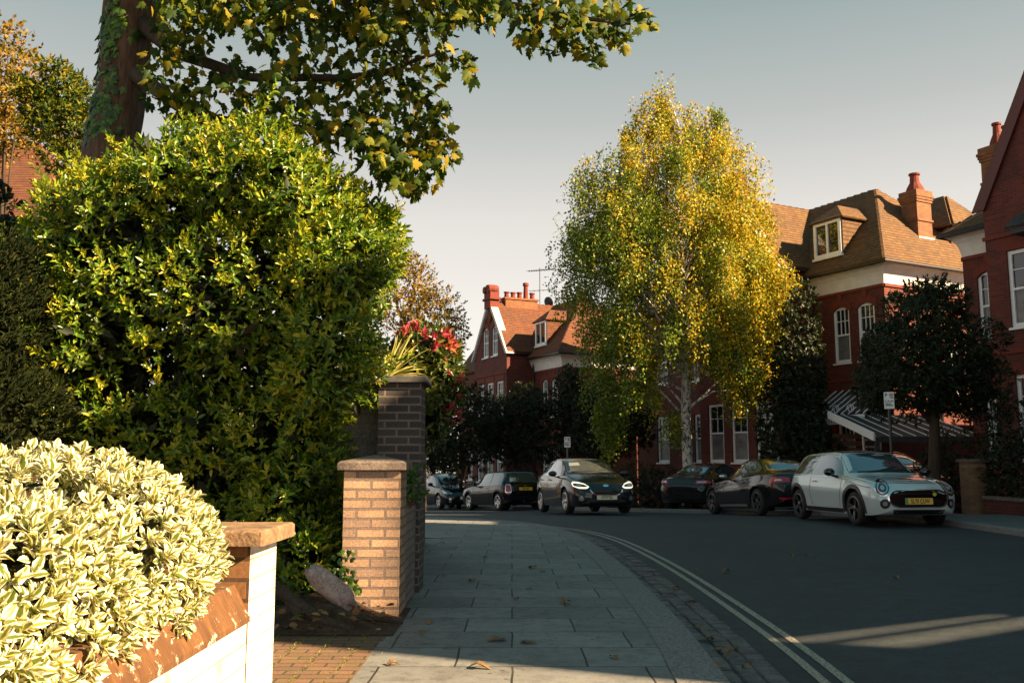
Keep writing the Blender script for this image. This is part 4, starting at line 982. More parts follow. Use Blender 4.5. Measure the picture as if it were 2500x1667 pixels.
# --- yew at the left edge
g = thing('yew_tree', 'dark feathery conifer at the left edge behind the variegated shrub', 'conifer', (-4.3, 7.4, 0))
yb = pxblobs([(-10, 800, 95, 7.4, 170), (20, 1010, 95, 7.2, 120), (-80, 900, 150, 7.6, 300), (20, 660, 50, 7.6, 60)], 7.4, 0.6); yb = [(x + 4.3, y - 7.4, z, a, b_, c) for x, y, z, a, b_, c in yb]
P, O = blob_surface(yb, 2600, 0.3, depth=0.3); O = unit(O + V3(0, 0, 0.7))
leaves('foliage', *sprigs(P, O, 10, 0.09, 0.14, (15, 55)), NEEDLE, L_yew, g)
P = blob_inside(yb, 2600, 0.2, 0.85); leaves('inner_foliage', P, rnd_dir(2600), rnd_dir(2600), np.full(2600, 0.1), OVAL, L_yew, g)
mb = MB(); mb.tube([(0, 0, 0), (0.05, 0, 1.4), (0, 0, 2.6)], [0.1, 0.08, 0.03], 8); mb.build('trunk', M_twig, g)
# --- sycamore leaning over the pavement
ST = Vector((-4.0, 9.6, 0))
g = thing('sycamore_tree', 'tall sycamore with ridged brown trunk and big lobed leaves hanging over the pavement', 'tree', ST)
tp = [(262, 1130, .40), (264, 700, .36), (268, 420, .31), (275, 335, .275), (285, 290, .25), (300, 200, .24), (309, 100, .255), (322, 30, .29), (335, -40, .30)]
mb = MB(); pth = []; rd = []
for px, py, r in tp:
    p = at(px, py, 9.6) - ST; pth.append(p); rd.append(r)
pth[0].z = -0.1
def wob_tube(mb, path, rad, n=22, amp=0.05):
    P = [Vector(p) for p in path]; Q = []; r2 = []
    for i in range(len(P) - 1):
        for k in range(6):
            t = k / 6; Q.append(P[i].lerp(P[i + 1], t)); r2.append(rad[i] * (1 - t) + rad[i + 1] * t)
    Q.append(P[-1]); r2.append(rad[-1])
    b0 = len(mb.v); mb.tube(Q, r2, n)
    for i in range(len(Q)):
        for j in range(n):
            v = Vector(mb.v[b0 + i * n + j]); d = v - Q[i]; k = 1 + amp * math.sin(5 * 2 * math.pi * j / n + i * 0.15) + amp * 0.6 * math.sin(9 * 2 * math.pi * j / n - i * 0.4)
            mb.v[b0 + i * n + j] = tuple(Q[i] + d * k)
wob_tube(mb, pth, rd)
fk = pth[-1]
wob_tube(mb, [fk - Vector((0.05, 0, 0.35)), fk + Vector((-0.25, 0.1, 1.2)), fk + Vector((-0.5, 0.3, 3.2)), fk + Vector((-0.3, 0.2, 5.5))], [.2, .19, .13, .04], 14)
tr = mb.build('trunk', M_bark, g, smooth=True)
def limb(name, pts, rads, parent=g):
    mb = MB(); mb.tube([Vector(p) - ST for p in pts], rads, 7); return mb.build(name, M_twig, parent, smooth=True)
limb('branch', [at(345, -20, 9.6), at(480, -170, 9.2), at(720, -190, 8.6), at(980, -90, 8.3), at(1200, 5, 8.0), at(1420, 45, 7.8), at(1540, 60, 7.7)], [.19, .15, .10, .07, .04, .022, .01])
limb('branch', [at(350, 60, 9.5), at(430, 130, 9.2), at(613, 190, 8.9), at(826, 191, 8.7), at(930, 180, 8.6), at(1035, 140, 8.5), at(1120, 120, 8.4)], [.10, .07, .045, .035, .028, .018, .008])
limb('branch', [at(330, 180, 9.4), at(480, 290, 9.2), at(700, 310, 8.9), at(850, 330, 8.7), at(960, 380, 8.6), at(1060, 360, 8.5)], [.09, .06, .04, .03, .02, .008])
limb('branch', [at(720, -190, 8.6), at(820, -30, 8.5), at(900, 80, 8.5), at(1000, 150, 8.5)], [.07, .045, .025, .01])
limb('branch', [at(480, -170, 9.2), at(560, 0, 9.2), at(640, 90, 9.1), at(700, 190, 9.0)], [.06, .04, .02, .01])
CL = []
for x in range(400, 1200, 42): CL += [(x, -45, 55, 9), (x, 5, 55, 10)]
for x in range(640, 1000, 40): CL += [(x, 55, 40, 8)]
CL += [(430, 60, 50, 12), (500, 40, 50, 12), (420, 110, 45, 10), (470, 90, 50, 13), (560, 30, 45, 10), (640, 60, 60, 14), (700, 110, 55, 12), (760, 130, 50, 9), (850, 110, 55, 14), (920, 130, 55, 12), (980, 110, 60, 14), (1060, 70, 50, 12), (1100, 40, 50, 12), (1140, 150, 28, 5), (1155, 180, 20, 3), (1085, 150, 22, 4),
       (1200, 20, 45, 9), (1270, 10, 45, 11), (1280, 60, 35, 6), (1330, 10, 50, 14), (1340, 60, 50, 13), (1290, 105, 25, 4), (1400, 20, 50, 14), (1400, 80, 45, 12), (1440, 130, 32, 7), (1460, 40, 50, 14), (1500, 60, 45, 11), (1530, 30, 50, 11), (1570, 50, 28, 4), (1350, 110, 28, 5), (1510, 95, 25, 4), (1590, 60, 12, 1),
       (390, 150, 40, 7), (480, 170, 55, 9), (560, 160, 40, 6), (600, 200, 60, 12), (680, 190, 50, 10), (740, 180, 50, 8), (800, 200, 55, 10), (880, 210, 55, 13), (950, 200, 55, 12), (1010, 190, 45, 9), (1040, 210, 40, 7), (1075, 175, 25, 3),
       (390, 220, 45, 10), (450, 250, 55, 14), (540, 260, 60, 16), (620, 270, 55, 14), (700, 260, 55, 14), (780, 270, 50, 10), (850, 270, 50, 9), (900, 250, 40, 6), (480, 310, 50, 9), (580, 320, 55, 8), (740, 310, 60, 12), (820, 320, 55, 12),
       (900, 310, 50, 13), (960, 300, 55, 16), (1030, 280, 45, 12), (1070, 270, 32, 7), (900, 360, 50, 13), (960, 370, 60, 20), (1030, 350, 55, 18), (1075, 330, 35, 9), (1090, 380, 30, 7), (930, 420, 40, 8), (990, 420, 50, 14), (1050, 410, 45, 12), (970, 455, 22, 3), (1020, 445, 25, 5)]
# limbs and leaves above the picture, which shade the crown
for i in range(45): CL.append((RNG.uniform(-250, 420), RNG.uniform(-700, -130), 110, 9))
for i in range(75): CL.append((RNG.uniform(450, 1500), RNG.uniform(-560, -90), 120, 9))
P, A, Nn, S = [], [], [], []
for px, py, r, n in CL:
    y0 = RNG.uniform(8.2, 9.3) if px < 900 else RNG.uniform(7.6, 8.8)
    n = int(n * 3.4)
    for i in range(n):
        a = RNG.uniform(0, 6.28); rr = r * math.sqrt(RNG.uniform())
        P.append(at(px + rr * math.cos(a), py + rr * math.sin(a), y0 + RNG.uniform(-0.35, 0.35)) - ST)
n = len(P); P = np.array(P); A = unit(RNG.normal(size=(n, 3)) * 0.65 + V3(0.1, 0, -0.75)); Nn = unit(RNG.normal(size=(n, 3)) * 0.6 + V3(0.45, -0.6, 0.6))
leaves('crown', P, A, Nn, RNG.uniform(0.075, 0.135, n), MAPLE, L_syc, g)
iv = thing('ivy', 'ivy climbing up the left of the sycamore trunk', 'ivy', ST)
P, A, Nn = [], [], []
def ivy_on(px, py, n, sx, sy):
    for i in range(n):
        x, y = px + RNG.normal() * sx, py + RNG.normal() * sy
        k = min(range(len(tp)), key=lambda q: abs(tp[q][1] - y)); c = Vector(pth[k]); rr = tp[k][2] * 1.06; c.z = (at(300, y, 9.6) - ST).z
        o = max(-0.98, min(0.98, ((at(x, y, 9.6) - ST).x - c.x) / rr)); nr = Vector((o, -math.sqrt(1 - o * o), 0))
        P.append(c + nr * rr); Nn.append(nr + Vector((0, 0, .3))); A.append(Vector((RNG.normal() * .5, RNG.normal() * .2, -1)))
ivy_on(244, 230, 110, 9, 75); ivy_on(290, 90, 60, 20, 14); ivy_on(310, 72, 26, 26, 10); ivy_on(288, 170, 34, 12, 45); ivy_on(262, 300, 150, 30, 34); ivy_on(246, 140, 20, 4, 50); ivy_on(300, 15, 20, 8, 25)
n = len(P); leaves('foliage', np.array(P), np.array(A), np.array(Nn), RNG.uniform(.06, .11, n), MAPLE, L_ivy, iv)
# --- silver birch
def birch(name_label, base, prof, trunk_h, nstr, leafsize, mat_a, mat_b, clump_n, name='birch_tree', strand=(0.5, 1.5), trunk_r=0.16, seed=3, spires=None):
    """prof: list of (z, left, right, depth) crown half widths about the trunk"""
    g = thing(name, name_label, 'tree', base)
    pz = np.array([p[0] for p in prof]); pl_ = np.array([p[1] for p in prof]); pr_ = np.array([p[2] for p in prof]); pd = np.array([p[3] for p in prof])
    rg = np.random.default_rng(seed)
    w_ = np.interp(np.linspace(pz[0], pz[-1], 200), pz, (pl_ + pr_) * pd); cz = np.linspace(pz[0], pz[-1], 200)
    zc = rg.choice(cz, clump_n, p=w_ / w_.sum()); ph = rg.uniform(0, 6.283, clump_n); fr = rg.uniform(0.15, 1, clump_n) ** 0.5
    L_, R_, D_ = np.interp(zc, pz, pl_), np.interp(zc, pz, pr_), np.interp(zc, pz, pd)
    cx = np.where(np.cos(ph) < 0, L_, R_) * np.cos(ph) * fr; cy = D_ * np.sin(ph) * fr
    cc = np.stack([cx, cy, zc], 1); cc = cc[~((np.abs(cx - .2) < 1.1) & (zc < pz[0] + 1.5))]; clump_n = len(cc)
    if spires is not None:
        cc = np.concatenate([cc, np.array(spires)]); clump_n = len(cc)
    k = rg.integers(0, clump_n, nstr); st = cc[k] + rg.normal(size=(nstr, 3)) * V3(.25, .25, .33) * np.where(k >= clump_n - 19, .5, 1)[:, None]
    ln = rg.uniform(*strand, nstr); nl = 22
    t = (np.arange(nl) + 0.5) / nl
    outw = unit(np.stack([st[:, 0], st[:, 1], np.zeros(nstr)], 1) + 1e-4)
    q = t[None, :, None]
    P = st[:, None, :] + outw[:, None, :] * (q * 0.28 * ln[:, None, None]) * (1 - 0.4 * q) - V3(0, 0, 1) * (q ** 1.25 * ln[:, None, None]) + rg.normal(size=(nstr, nl, 3)) * 0.085
    gold = (st[:, 0] + rg.normal(size=clump_n)[k] * 2.6 + .55 * (st[:, 2] - pz.mean())) > -.7
    for sel, mt, nm in ((gold, mat_a, 'crown'), (~gold, mat_b, 'green_foliage')):
        p = P[sel].reshape(-1, 3); n = len(p)
        a = unit(rg.normal(size=(n, 3)) * 0.7 + V3(0, 0, -0.7)); nn = rg.normal(size=(n, 3)) + V3(.3, -.5, .3)
        leaves(nm, p, a, nn, rg.uniform(.7, 1.3, n) * leafsize, DIAM, mt, g)
    mb = MB(); top = prof[-1][0]
    tk = [(0, 0, -0.2), (0.02, 0, 1.0), (-0.03, 0, trunk_h * .4), (0.04, 0.02, trunk_h * .65), (0.0, 0, trunk_h), (-0.12, 0, (trunk_h + top) / 2), (-0.2, 0, top * 0.97)]
    wob_tube(mb, tk, [trunk_r * 1.25, trunk_r, trunk_r * .92, trunk_r * .85, trunk_r * .7, trunk_r * .4, .015], 14, 0.03)
    mb.build('trunk', M_birch, g, smooth=True)
    mb = MB()
    for i in range(0, clump_n, 5):
        e = Vector(cc[i]); z0 = max(trunk_h * rg.uniform(.42, .8), e.z - 0.9 * math.hypot(e.x, e.y) - 0.4); z0 = min(z0, top * 0.93); s = Vector((0, 0, z0)); m_ = s.lerp(e, .5) + Vector((0, 0, .25))
        mb.tube([s, m_, e], [.045, .026, .008], 5, cap=False)
    mb.build('branches', M_birch, g)
    mb = MB()
    for i in range(0, nstr, 4):
        mb.tube([P[i, 0], P[i, 7], P[i, 14], P[i, 21]], [.007, .005, .004, .003], 3, cap=False)
    mb.build('twigs', M_twig, g)
    return g
BY = 32.0; BB = at(1680, 1190, BY); BB.z = zroad(BB.x, BY) + 0.05
def prow(py, l, r, d): p = at(1675, py, BY); s = BY / F; return (p.z - BB.z, l * s, r * s, d)
SPI = [tuple(at(px, py, BY) - BB) for px, py in ((1690, 298), (1700, 322), (1672, 285), (1705, 350), (1680, 330), (1620, 222), (1618, 245), (1626, 262), (1608, 285), (1640, 285), (1590, 310), (1655, 320), (1748, 275), (1745, 305), (1766, 335), (1535, 320), (1470, 1010), (1490, 1040), (1500, 1060), (1475, 980), (1520, 1000), (1640, 1010), (1660, 1030), (1790, 960), (1860, 900))]
birch('big silver birch with weeping golden leaves and white trunk beside the road', BB,
      [prow(965, 215, 150, 1.2), prow(890, 225, 215, 2.0), prow(800, 245, 240, 2.5), prow(700, 285, 240, 2.7), prow(600, 320, 235, 2.7), prow(500, 285, 195, 2.3), prow(420, 230, 165, 1.8), prow(340, 170, 140, 1.3), prow(290, 120, 95, .8), prow(250, 80, 0, .4)], 7.2, 7600, 0.098, L_gold, L_green, 400, spires=SPI, strand=(0.3, 1.1), trunk_r=0.19)
# ------------------------------------------------------------------ the other trees and shrubs
def shrub(name, label, cat, base, blobs, n, k, L, tpl, mat, group=None, trunk=None, rough=0.25, depth=0.3, up=0.4, inner=0, th=(22, 85), stem=0.12):
    """blobs relative to base"""
    g = thing(name, label, cat, base, 0, group)
    P, O = blob_surface(blobs, n, rough, depth=depth); O = unit(O + V3(0, -0.05, up))
    leaves('crown', *sprigs(P, O, k, L, stem, th), tpl, mat, g)
    if inner:
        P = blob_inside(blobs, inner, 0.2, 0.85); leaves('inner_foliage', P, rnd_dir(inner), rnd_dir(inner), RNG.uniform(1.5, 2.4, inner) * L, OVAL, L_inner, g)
    if trunk:
        h, r, lean = trunk; mb = MB(); wob_tube(mb, [(0, 0, -0.3), (lean * .3, 0, h * .5), (lean, 0, h), (lean * 1.3, 0.05, h * 1.5)], [r * 1.2, r, r * .8, r * .2], 10, .06)
        for i in range(5):
            b_ = blobs[i % len(blobs)]; mb.tube([(lean, 0, h * .9), ((lean + b_[0]) / 2, b_[1] / 2, (h + b_[2]) / 2 + .1), (b_[0], b_[1], b_[2])], [r * .5, r * .3, .01], 6)
        mb.build('trunk', M_twig, g, smooth=True)
    return g
def base_at(px, Y, dz=0.0): p = at(px, 1130, Y); return Vector((p.x, Y, zroad(3, Y) + dz))
def rel(bl, b): return [(x - b.x, y - b.y, z - b.z, *r) for x, y, z, *r in bl]
# left background
b = base_at(30, 17); bl = rel(pxblobs([(-20, 190, 90), (45, 270, 55), (-80, 300, 110), (20, 130, 50), (-10, 320, 40)], 17, 1.2), b)
shrub('golden_tree', 'loose golden leaved tree rising above the orange roof at top left', 'tree', b, bl, 1000, 8, .10, DIAM, L_gold2, trunk=(5.5, .06, -.5), depth=.8, rough=.3, stem=.3)
b = base_at(160, 14.5); bl = rel(pxblobs([(165, 250, 50), (145, 320, 50), (195, 330, 55), (200, 420, 55), (165, 200, 24), (100, 250, 22), (120, 280, 30)], 14.5, .8), b)
shrub('holly_tree', 'glossy yellow green tree between the golden tree and sycamore trunk', 'tree', b, bl, 1100, 8, .10, OVAL, L_syc, trunk=(4.5, .05, .3), depth=.55)
b = base_at(20, 10.5); bl = rel(pxblobs([(70, 610, 50), (-10, 600, 50), (20, 640, 60), (-25, 470, 12)], 10.5, .5), b)
shrub('dark_shrub', 'dark leafy shrub below the orange roof at the left edge', 'shrub', b, bl, 380, 7, .10, ROUND, L_dark, trunk=(2.6, .07, 0), depth=.8)
# behind the dark wall
b = base_at(1035, 33, -.3); bl = rel(pxblobs([(1010, 690, 55), (1070, 770, 60), (1000, 780, 70), (960, 720, 60), (1090, 830, 40), (1040, 850, 60), (985, 640, 25)], 33, 1.0), b)
shrub('golden_birch', 'small golden birch in the distance left of the gabled house', 'tree', b, bl, 1100, 8, .12, DIAM, L_gold2, trunk=(4.2, .1, 0), depth=.8, stem=.35)
b = Vector((-1.05, 10.3, 0)); bl = rel(pxblobs([(1045, 880, 62), (1062, 960, 50), (1035, 1020, 50), (1005, 900, 60), (1075, 900, 38)], 10.3, .42), b)
g = shrub('photinia_shrub', 'glossy shrub with pink red young leaves above the dark wall', 'shrub', b, bl, 620, 7, .10, OVAL, L_phot, trunk=(1.5, .03, 0), depth=.4, inner=500)
bl = rel(pxblobs([(1030, 832, 26), (1065, 835, 24), (1000, 836, 20), (1085, 845, 16)], 10.1, .3), b)
P, O = blob_surface(bl, 46, .2); leaves('red_young_leaves', *sprigs(P, unit(O + V3(0, 0, .8)), 7, .095, .06, (15, 60)), OVAL, L_redtip, g)
bl = rel(pxblobs([(1102, 880, 13), (1110, 960, 11), (1105, 1010, 12), (1108, 920, 10)], 10.1, .2), b)
P, O = blob_surface(bl, 26, .2); leaves('red_young_leaves', *sprigs(P, unit(O + V3(.4, 0, .5)), 6, .075, .05, (15, 60)), OVAL, L_redtip, g)
yb_ = at(945, 915, 9.35)
g = thing('yucca', 'yucca with long striped yellow green blades behind the dark pier', 'plant', (yb_.x, yb_.y, 0))
m, nt, b2 = nodes('yucca_blade'); uv = coord(nt, 'UV'); sxx = N(nt, 'ShaderNodeSeparateXYZ'); nt.links.new(uv, sxx.inputs[0]); ab = N(nt, 'ShaderNodeMath', operation='ABSOLUTE'); nt.links.new(sxx.outputs[0], ab.inputs[0])
nt.links.new(ramp(nt, ab.outputs[0], [(0.35, (0.12, 0.17, 0.03)), (0.5, (0.55, 0.48, 0.14))]), b2.inputs['Base Color']); b2.inputs['Roughness'].default_value = .4
V, Fc, UV = [], [], []
for i in range(34):
    az = RNG.uniform(-0.9, 0.9) if i < 26 else RNG.uniform(0, 6.28); el = RNG.uniform(.1, 1.35); Lb = RNG.uniform(.42, .66)
    d = Vector((math.cos(az) * math.cos(el), math.sin(az) * math.cos(el), math.sin(el))); sd = d.cross(Vector((RNG.normal() * .4, RNG.normal() * .4, 1))).normalized(); o = Vector((0, 0, yb_.z - 0.05))
    b0 = len(V)
    for t in range(6):
        f = t / 5; wv = .026 * (1 - f) ** .6 * (0.6 + min(1, f * 3) * .4); c = o + d * Lb * f - Vector((0, 0, .16 * f * f * math.cos(el)))
        for s in (-1, 0, 1): V.append(c + sd * wv * s + Vector((0, 0, .006 * abs(s)))); UV.append((s, f))
    for t in range(5):
        for s in range(2): Fc.append((b0 + t * 3 + s, b0 + t * 3 + s + 1, b0 + t * 3 + s + 4, b0 + t * 3 + s + 3))
np_mesh('blades', np.array(V), np.array(Fc), m, g, np.array(UV))
mb = MB(); mb.tube([(0.03, 0, 0), (0, 0, yb_.z - .02)], .05, 8); mb.build('stem', M_twig, g)
# ivy and weeds at the foot of the hedge
iv = thing('ivy', 'ivy trailing over the ground at the foot of the hedge beside the boulder', 'ivy', (-1.75, 7.0, 0))
n = 420; P = np.stack([RNG.uniform(-.55, .5, n), RNG.uniform(-.25, .45, n), RNG.uniform(.02, .12, n)], 1); P[:, 2] += np.maximum(0, -P[:, 0]) * RNG.uniform(0, 1.0, n)
leaves('foliage', P, unit(RNG.normal(size=(n, 3)) * V3(1, 1, .3)), unit(RNG.normal(size=(n, 3)) * .4 + V3(.1, -.5, .8)), RNG.uniform(.05, .10, n), MAPLE, L_ivy, iv)
iv = thing('ivy', 'spray of ivy hanging on the left edge of the cream pier', 'ivy', (-1.3, 7.25, 0.45))
n = 60; P = np.stack([RNG.normal(0, .05, n), RNG.uniform(-.05, .0, n), RNG.uniform(-.22, .08, n)], 1); P[40:, 0] = RNG.uniform(0, .14, 20); P[40:, 2] = -.1 - P[40:, 0] * .9 + RNG.uniform(-.03, .03, 20)
leaves('foliage', P, unit(RNG.normal(size=(n, 3)) * .5 + V3(.2, -.2, -.6)), unit(RNG.normal(size=(n, 3)) * .3 + V3(.1, -.9, .3)), RNG.uniform(.035, .06, n), MAPLE, L_ivy, iv)
iv = thing('trailing_plant', 'bright green trailing plant on the low wall behind the cream pier', 'plant', (-0.93, 8.1, 0.9))
n = 220; P = np.stack([RNG.normal(0, .07, n), RNG.uniform(-.3, .4, n), RNG.uniform(-.05, .26, n)], 1); P[:, 0] += np.where(P[:, 2] < .05, .06, 0)
leaves('foliage', P, unit(RNG.normal(size=(n, 3)) + V3(.3, -.2, .2)), unit(RNG.normal(size=(n, 3)) * .5 + V3(.4, -.5, .7)), RNG.uniform(.05, .085, n), OVAL, L_ivy, iv)
# boulder and roots
bc = at(808, 1435, 6.95); st = thing('boulder', 'long grey pink boulder leaning at the foot of the cream pier', 'boulder', (bc.x, bc.y, 0))
M_bould = noisy('pink_granite', (0.26, 0.19, 0.17), (0.42, 0.35, 0.32), 14, 0.9, 0.5, 0.01, fine=60)
mb = MB(); Mx = Matrix.Translation((0, 0, bc.z)) @ Matrix.Rotation(R(38), 4, 'Y') @ Matrix.Diagonal((.21, .09, .085, 1))
def bf(a, b_):
    th, ph = a * 2 * math.pi, b_ * math.pi; k = 1 + .08 * math.sin(3 * th + 2 * ph) + .05 * math.sin(5 * ph + th)
    cp, sp_ = math.cos(ph), math.sin(ph)
    return Mx @ Vector((math.copysign(abs(cp) ** .7, cp) * k, sp_ ** .6 * math.cos(th) * k, sp_ ** .6 * math.sin(th) * k))
mb.grid(bf, 20, 14); mb.build('rock', M_bould, st, smooth=True)
M_mulch = noisy('leaf_mould', (0.03, 0.018, 0.01), (0.10, 0.055, 0.03), 9, 0.95, 0.8, 0.03, fine=45)
mb = MB()
def hf(a, b_):
    x = -2.6 + 1.78 * a; y = 6.55 + 1.2 * b_; e = min(1, 4 * min(a, 1 - a, b_, 1)) * (1 if b_ > 0 else 0)
    return (x, y, 0.006 + e * (.10 + .05 * math.sin(9 * a + 2) + .03 * math.sin(17 * b_ + 5 * a)))
mb.grid(hf, 36, 24); struct(mb.build('soil', M_mulch, smooth=True))
rt = thing('tree_root', 'knotted brown root curling along the ground in front of the cream pier', 'root', (-1.3, 6.85, 0))
for k, pts in enumerate(([(-.25, .2, .16), (-.1, .02, .13), (.1, -.05, .09), (.32, .0, .07), (.5, .1, .02)], [(-.4, .1, .25), (-.22, -.02, .16), (-.05, -.14, .08), (.2, -.2, .03)], [(-.55, .3, .3), (-.35, .1, .2), (-.2, -.1, .1)])):
    mb = MB(); wob_tube(mb, pts, [.05, .045, .035, .025, .01][:len(pts)], 9, .15); mb.build('root', M_twig, rt, smooth=True)
n = 420; P = np.stack([RNG.uniform(-2.5, -.9, n), RNG.uniform(6.5, 7.6, n), RNG.uniform(.03, .15, n)], 1); keep = ~((P[:, 0] > -1.35) & (P[:, 1] > 7.2)); P = P[keep]; n = len(P)
struct(leaves('leaf_litter', P, rnd_dir(n) * V3(1, 1, .3), V3(0, 0, 1) + RNG.normal(size=(n, 3)) * .5, RNG.uniform(.03, .075, n), ROUND, L_dry), 'stuff')
# moss and grass in the paver joints: nobody could count it
n = 1500; P = np.stack([RNG.uniform(-2.4, -.87, n), RNG.uniform(3.9, 6.7, n), np.full(n, .008)], 1); P[:, 0] = np.round(P[:, 0] / .2 + RNG.normal(0, .06, n)) * .2 + RNG.normal(0, .012, n); keep = np.sin(P[:, 0] * 4) + np.sin(P[:, 1] * 3.1 + 1) > -.2; P = P[keep]; n = len(P)
o = leaves('moss', P, unit(RNG.normal(size=(n, 3)) * .6 + V3(0, 0, .7)), rnd_dir(n), RNG.uniform(.012, .03, n), NEEDLE, leafmat('moss_blade', [(0.10, 0.13, 0.02), (0.28, 0.26, 0.04)], .7, .2)); struct(o, 'stuff')
# opposite side of the street
b = Vector((9.45, 20.9, -.05)); bl = rel(pxblobs([(2255, 790, 80), (2185, 855, 62), (2335, 850, 74), (2250, 890, 112), (2150, 940, 48), (2365, 930, 56), (2290, 925, 75), (2190, 950, 42), (2245, 722, 30), (2295, 745, 30), (2390, 985, 34)], 20.9, 1.2), b)
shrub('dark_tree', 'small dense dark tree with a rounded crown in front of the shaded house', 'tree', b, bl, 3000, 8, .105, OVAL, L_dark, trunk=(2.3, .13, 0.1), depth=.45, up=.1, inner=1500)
b = Vector((10.75, 17.5, -.05)); bl = [(0, y, 1.15 + .2 * math.sin(3 * y), .55, .9, 1.0) for y in (-5, -3.7, -2.4, -1.1, .2, 1.4, 2.4)] + [(-.5, 4.2, 1.0, .85, .6, 1.0), (.4, 3.6, 1.1, .7, .7, 1.1)]
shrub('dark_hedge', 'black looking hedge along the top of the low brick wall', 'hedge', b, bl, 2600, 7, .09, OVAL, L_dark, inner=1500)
b = Vector((9.45, 29.6, -.1)); bl = [(0, .6, 4.2, .8, .5, 2.2), (-.3, .5, 2.2, 1.0, .6, 1.9), (.5, .2, 1.2, .7, .7, 1.2)]
shrub('creeper', 'dark climbing creeper covering the red wall right of the birch', 'creeper', b, bl, 1900, 7, .12, ROUND, L_dark, trunk=(2, .06, 0), inner=700)
b = Vector((4.25, 31.0, -.35)); bl = [(0, 0, .7, .9, .7, .75), (.9, .2, .6, .8, .7, .65), (-.5, .1, .5, .6, .6, .6), (1.7, .3, .5, .7, .6, .6)]
shrub('garden_bush', 'low green bush between the dark hatchback and the birch trunk', 'bush', b, bl, 900, 7, .10, OVAL, L_dark, inner=300)
GARD = [((1120, 39.0), [(1110, 1020, 50), (1160, 985, 45), (1100, 1080, 70), (1190, 1020, 45), (1140, 1090, 70)], 'dark arching garden tree left of the far gabled house'),
        ((1255, 40.5), [(1240, 1015, 55), (1290, 985, 45), (1260, 1070, 75), (1210, 1060, 50)], 'dark leafy tree under the two arched windows of the far house'),
        ((1370, 39.5), [(1350, 1020, 60), (1395, 975, 50), (1410, 1050, 70), (1330, 1080, 60), (1390, 930, 30)], 'dark tree behind the parking plate in the middle of the street'),
        ((1480, 36.5), [(1460, 1010, 60), (1500, 1060, 60), (1450, 1080, 60), (1500, 960, 50), (1540, 1040, 60)], 'dark shrubbery tree left of the birch trunk under its golden strands'),
        ((1050, 44.5), [(1040, 1090, 55), (1075, 1110, 45), (1000, 1080, 60)], 'dark shrub behind the black saloon beside the dark wall')]
for (px, Y), L_, lab in GARD:
    b = base_at(px, Y, .05); bl = rel(pxblobs(L_, Y, 1.1), b)
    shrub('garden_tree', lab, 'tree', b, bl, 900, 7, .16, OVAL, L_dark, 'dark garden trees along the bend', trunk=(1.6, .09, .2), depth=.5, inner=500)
b = base_at(1950, 37, 1); bl = [(0, 0, 1.2, 1, 1, 1.6), (1.2, .3, .8, .8, .8, 1.2)]
# distant wood closing the view between the near trees
bl = [(x, 70 + 4 * math.sin(x), -1.5, 4.5, 3, 5.5 + 1.2 * math.sin(x * 1.7)) for x in range(-80, 2, 5)]
P, O = blob_surface(bl, 2600, .3); o = leaves('treeline', *sprigs(P, unit(O + V3(0, 0, .4)), 6, .5, .5), OVAL, L_dark); struct(o, 'stuff')
# fallen leaves
FALL = [(1213, 1563), (1170, 1632), (1085, 1406), (1152, 1419), (1292, 1439), (1380, 1473), (1325, 1396), (1260, 1463), (1005, 1405), (1030, 1547), (1300, 1386), (1185, 1363), (1050, 1522), (1500, 1607), (1080, 1326), (1245, 1305), (960, 1624), (1290, 1570)]
GUT = [(1700, 1530), (1730, 1560), (1690, 1470), (1755, 1585), (1745, 1620), (1650, 1440), (1600, 1405), (1820, 1630), (1785, 1598)]
RD = [(1936, 1366), (1972, 1364), (1700, 1395), (2190, 1423), (2410, 1305), (2440, 1303), (2445, 1308), (2475, 1312), (2350, 1300), (2320, 1299), (2180, 1298), (1772, 1400), (1550, 1297)]
def leafmesh():
    V, Fc, UV = MAPLE; V = V.copy(); V[:, 2] = .25 * np.abs(V[:, 0]) ** 1.2 + .18 * np.sin(V[:, 1] * 4) + .05; return V, Fc
LV, LF = leafmesh()
for lst, lab, grp, zf in ((FALL, 'dry brown leaf lying on the slabs of the near pavement', 'fallen leaves on the near pavement', lambda x, y: .004), (GUT, 'yellow brown leaf caught in the gutter setts', 'fallen leaves in the gutter', lambda x, y: zroad(x, y) + .02), (RD, 'small pale leaf lying on the asphalt road', 'fallen leaves on the road', lambda x, y: zroad(x, y) + .004)):
    for i, (px, py) in enumerate(lst):
        p = gnd(px, py, -.1 if lst is not FALL else 0); s = RNG.uniform(.06, .12) if lst is not RD else RNG.uniform(.07, .13)
        if lst is FALL and i < 2: s = .14
        sc = np.array([RNG.uniform(.6, 1), 1, RNG.uniform(.5, 1.4)])
        o = np_mesh('fallen_leaf', (LV - V3(0, .4, 0)) * s * sc, LF, L_dry, smooth=False); o.location = (p.x, p.y, zf(p.x, p.y)); o.rotation_euler = (RNG.uniform(-.15, .15), RNG.uniform(-.15, .15), RNG.uniform(0, 6.28))
        tag(o, lab, 'leaf', grp)
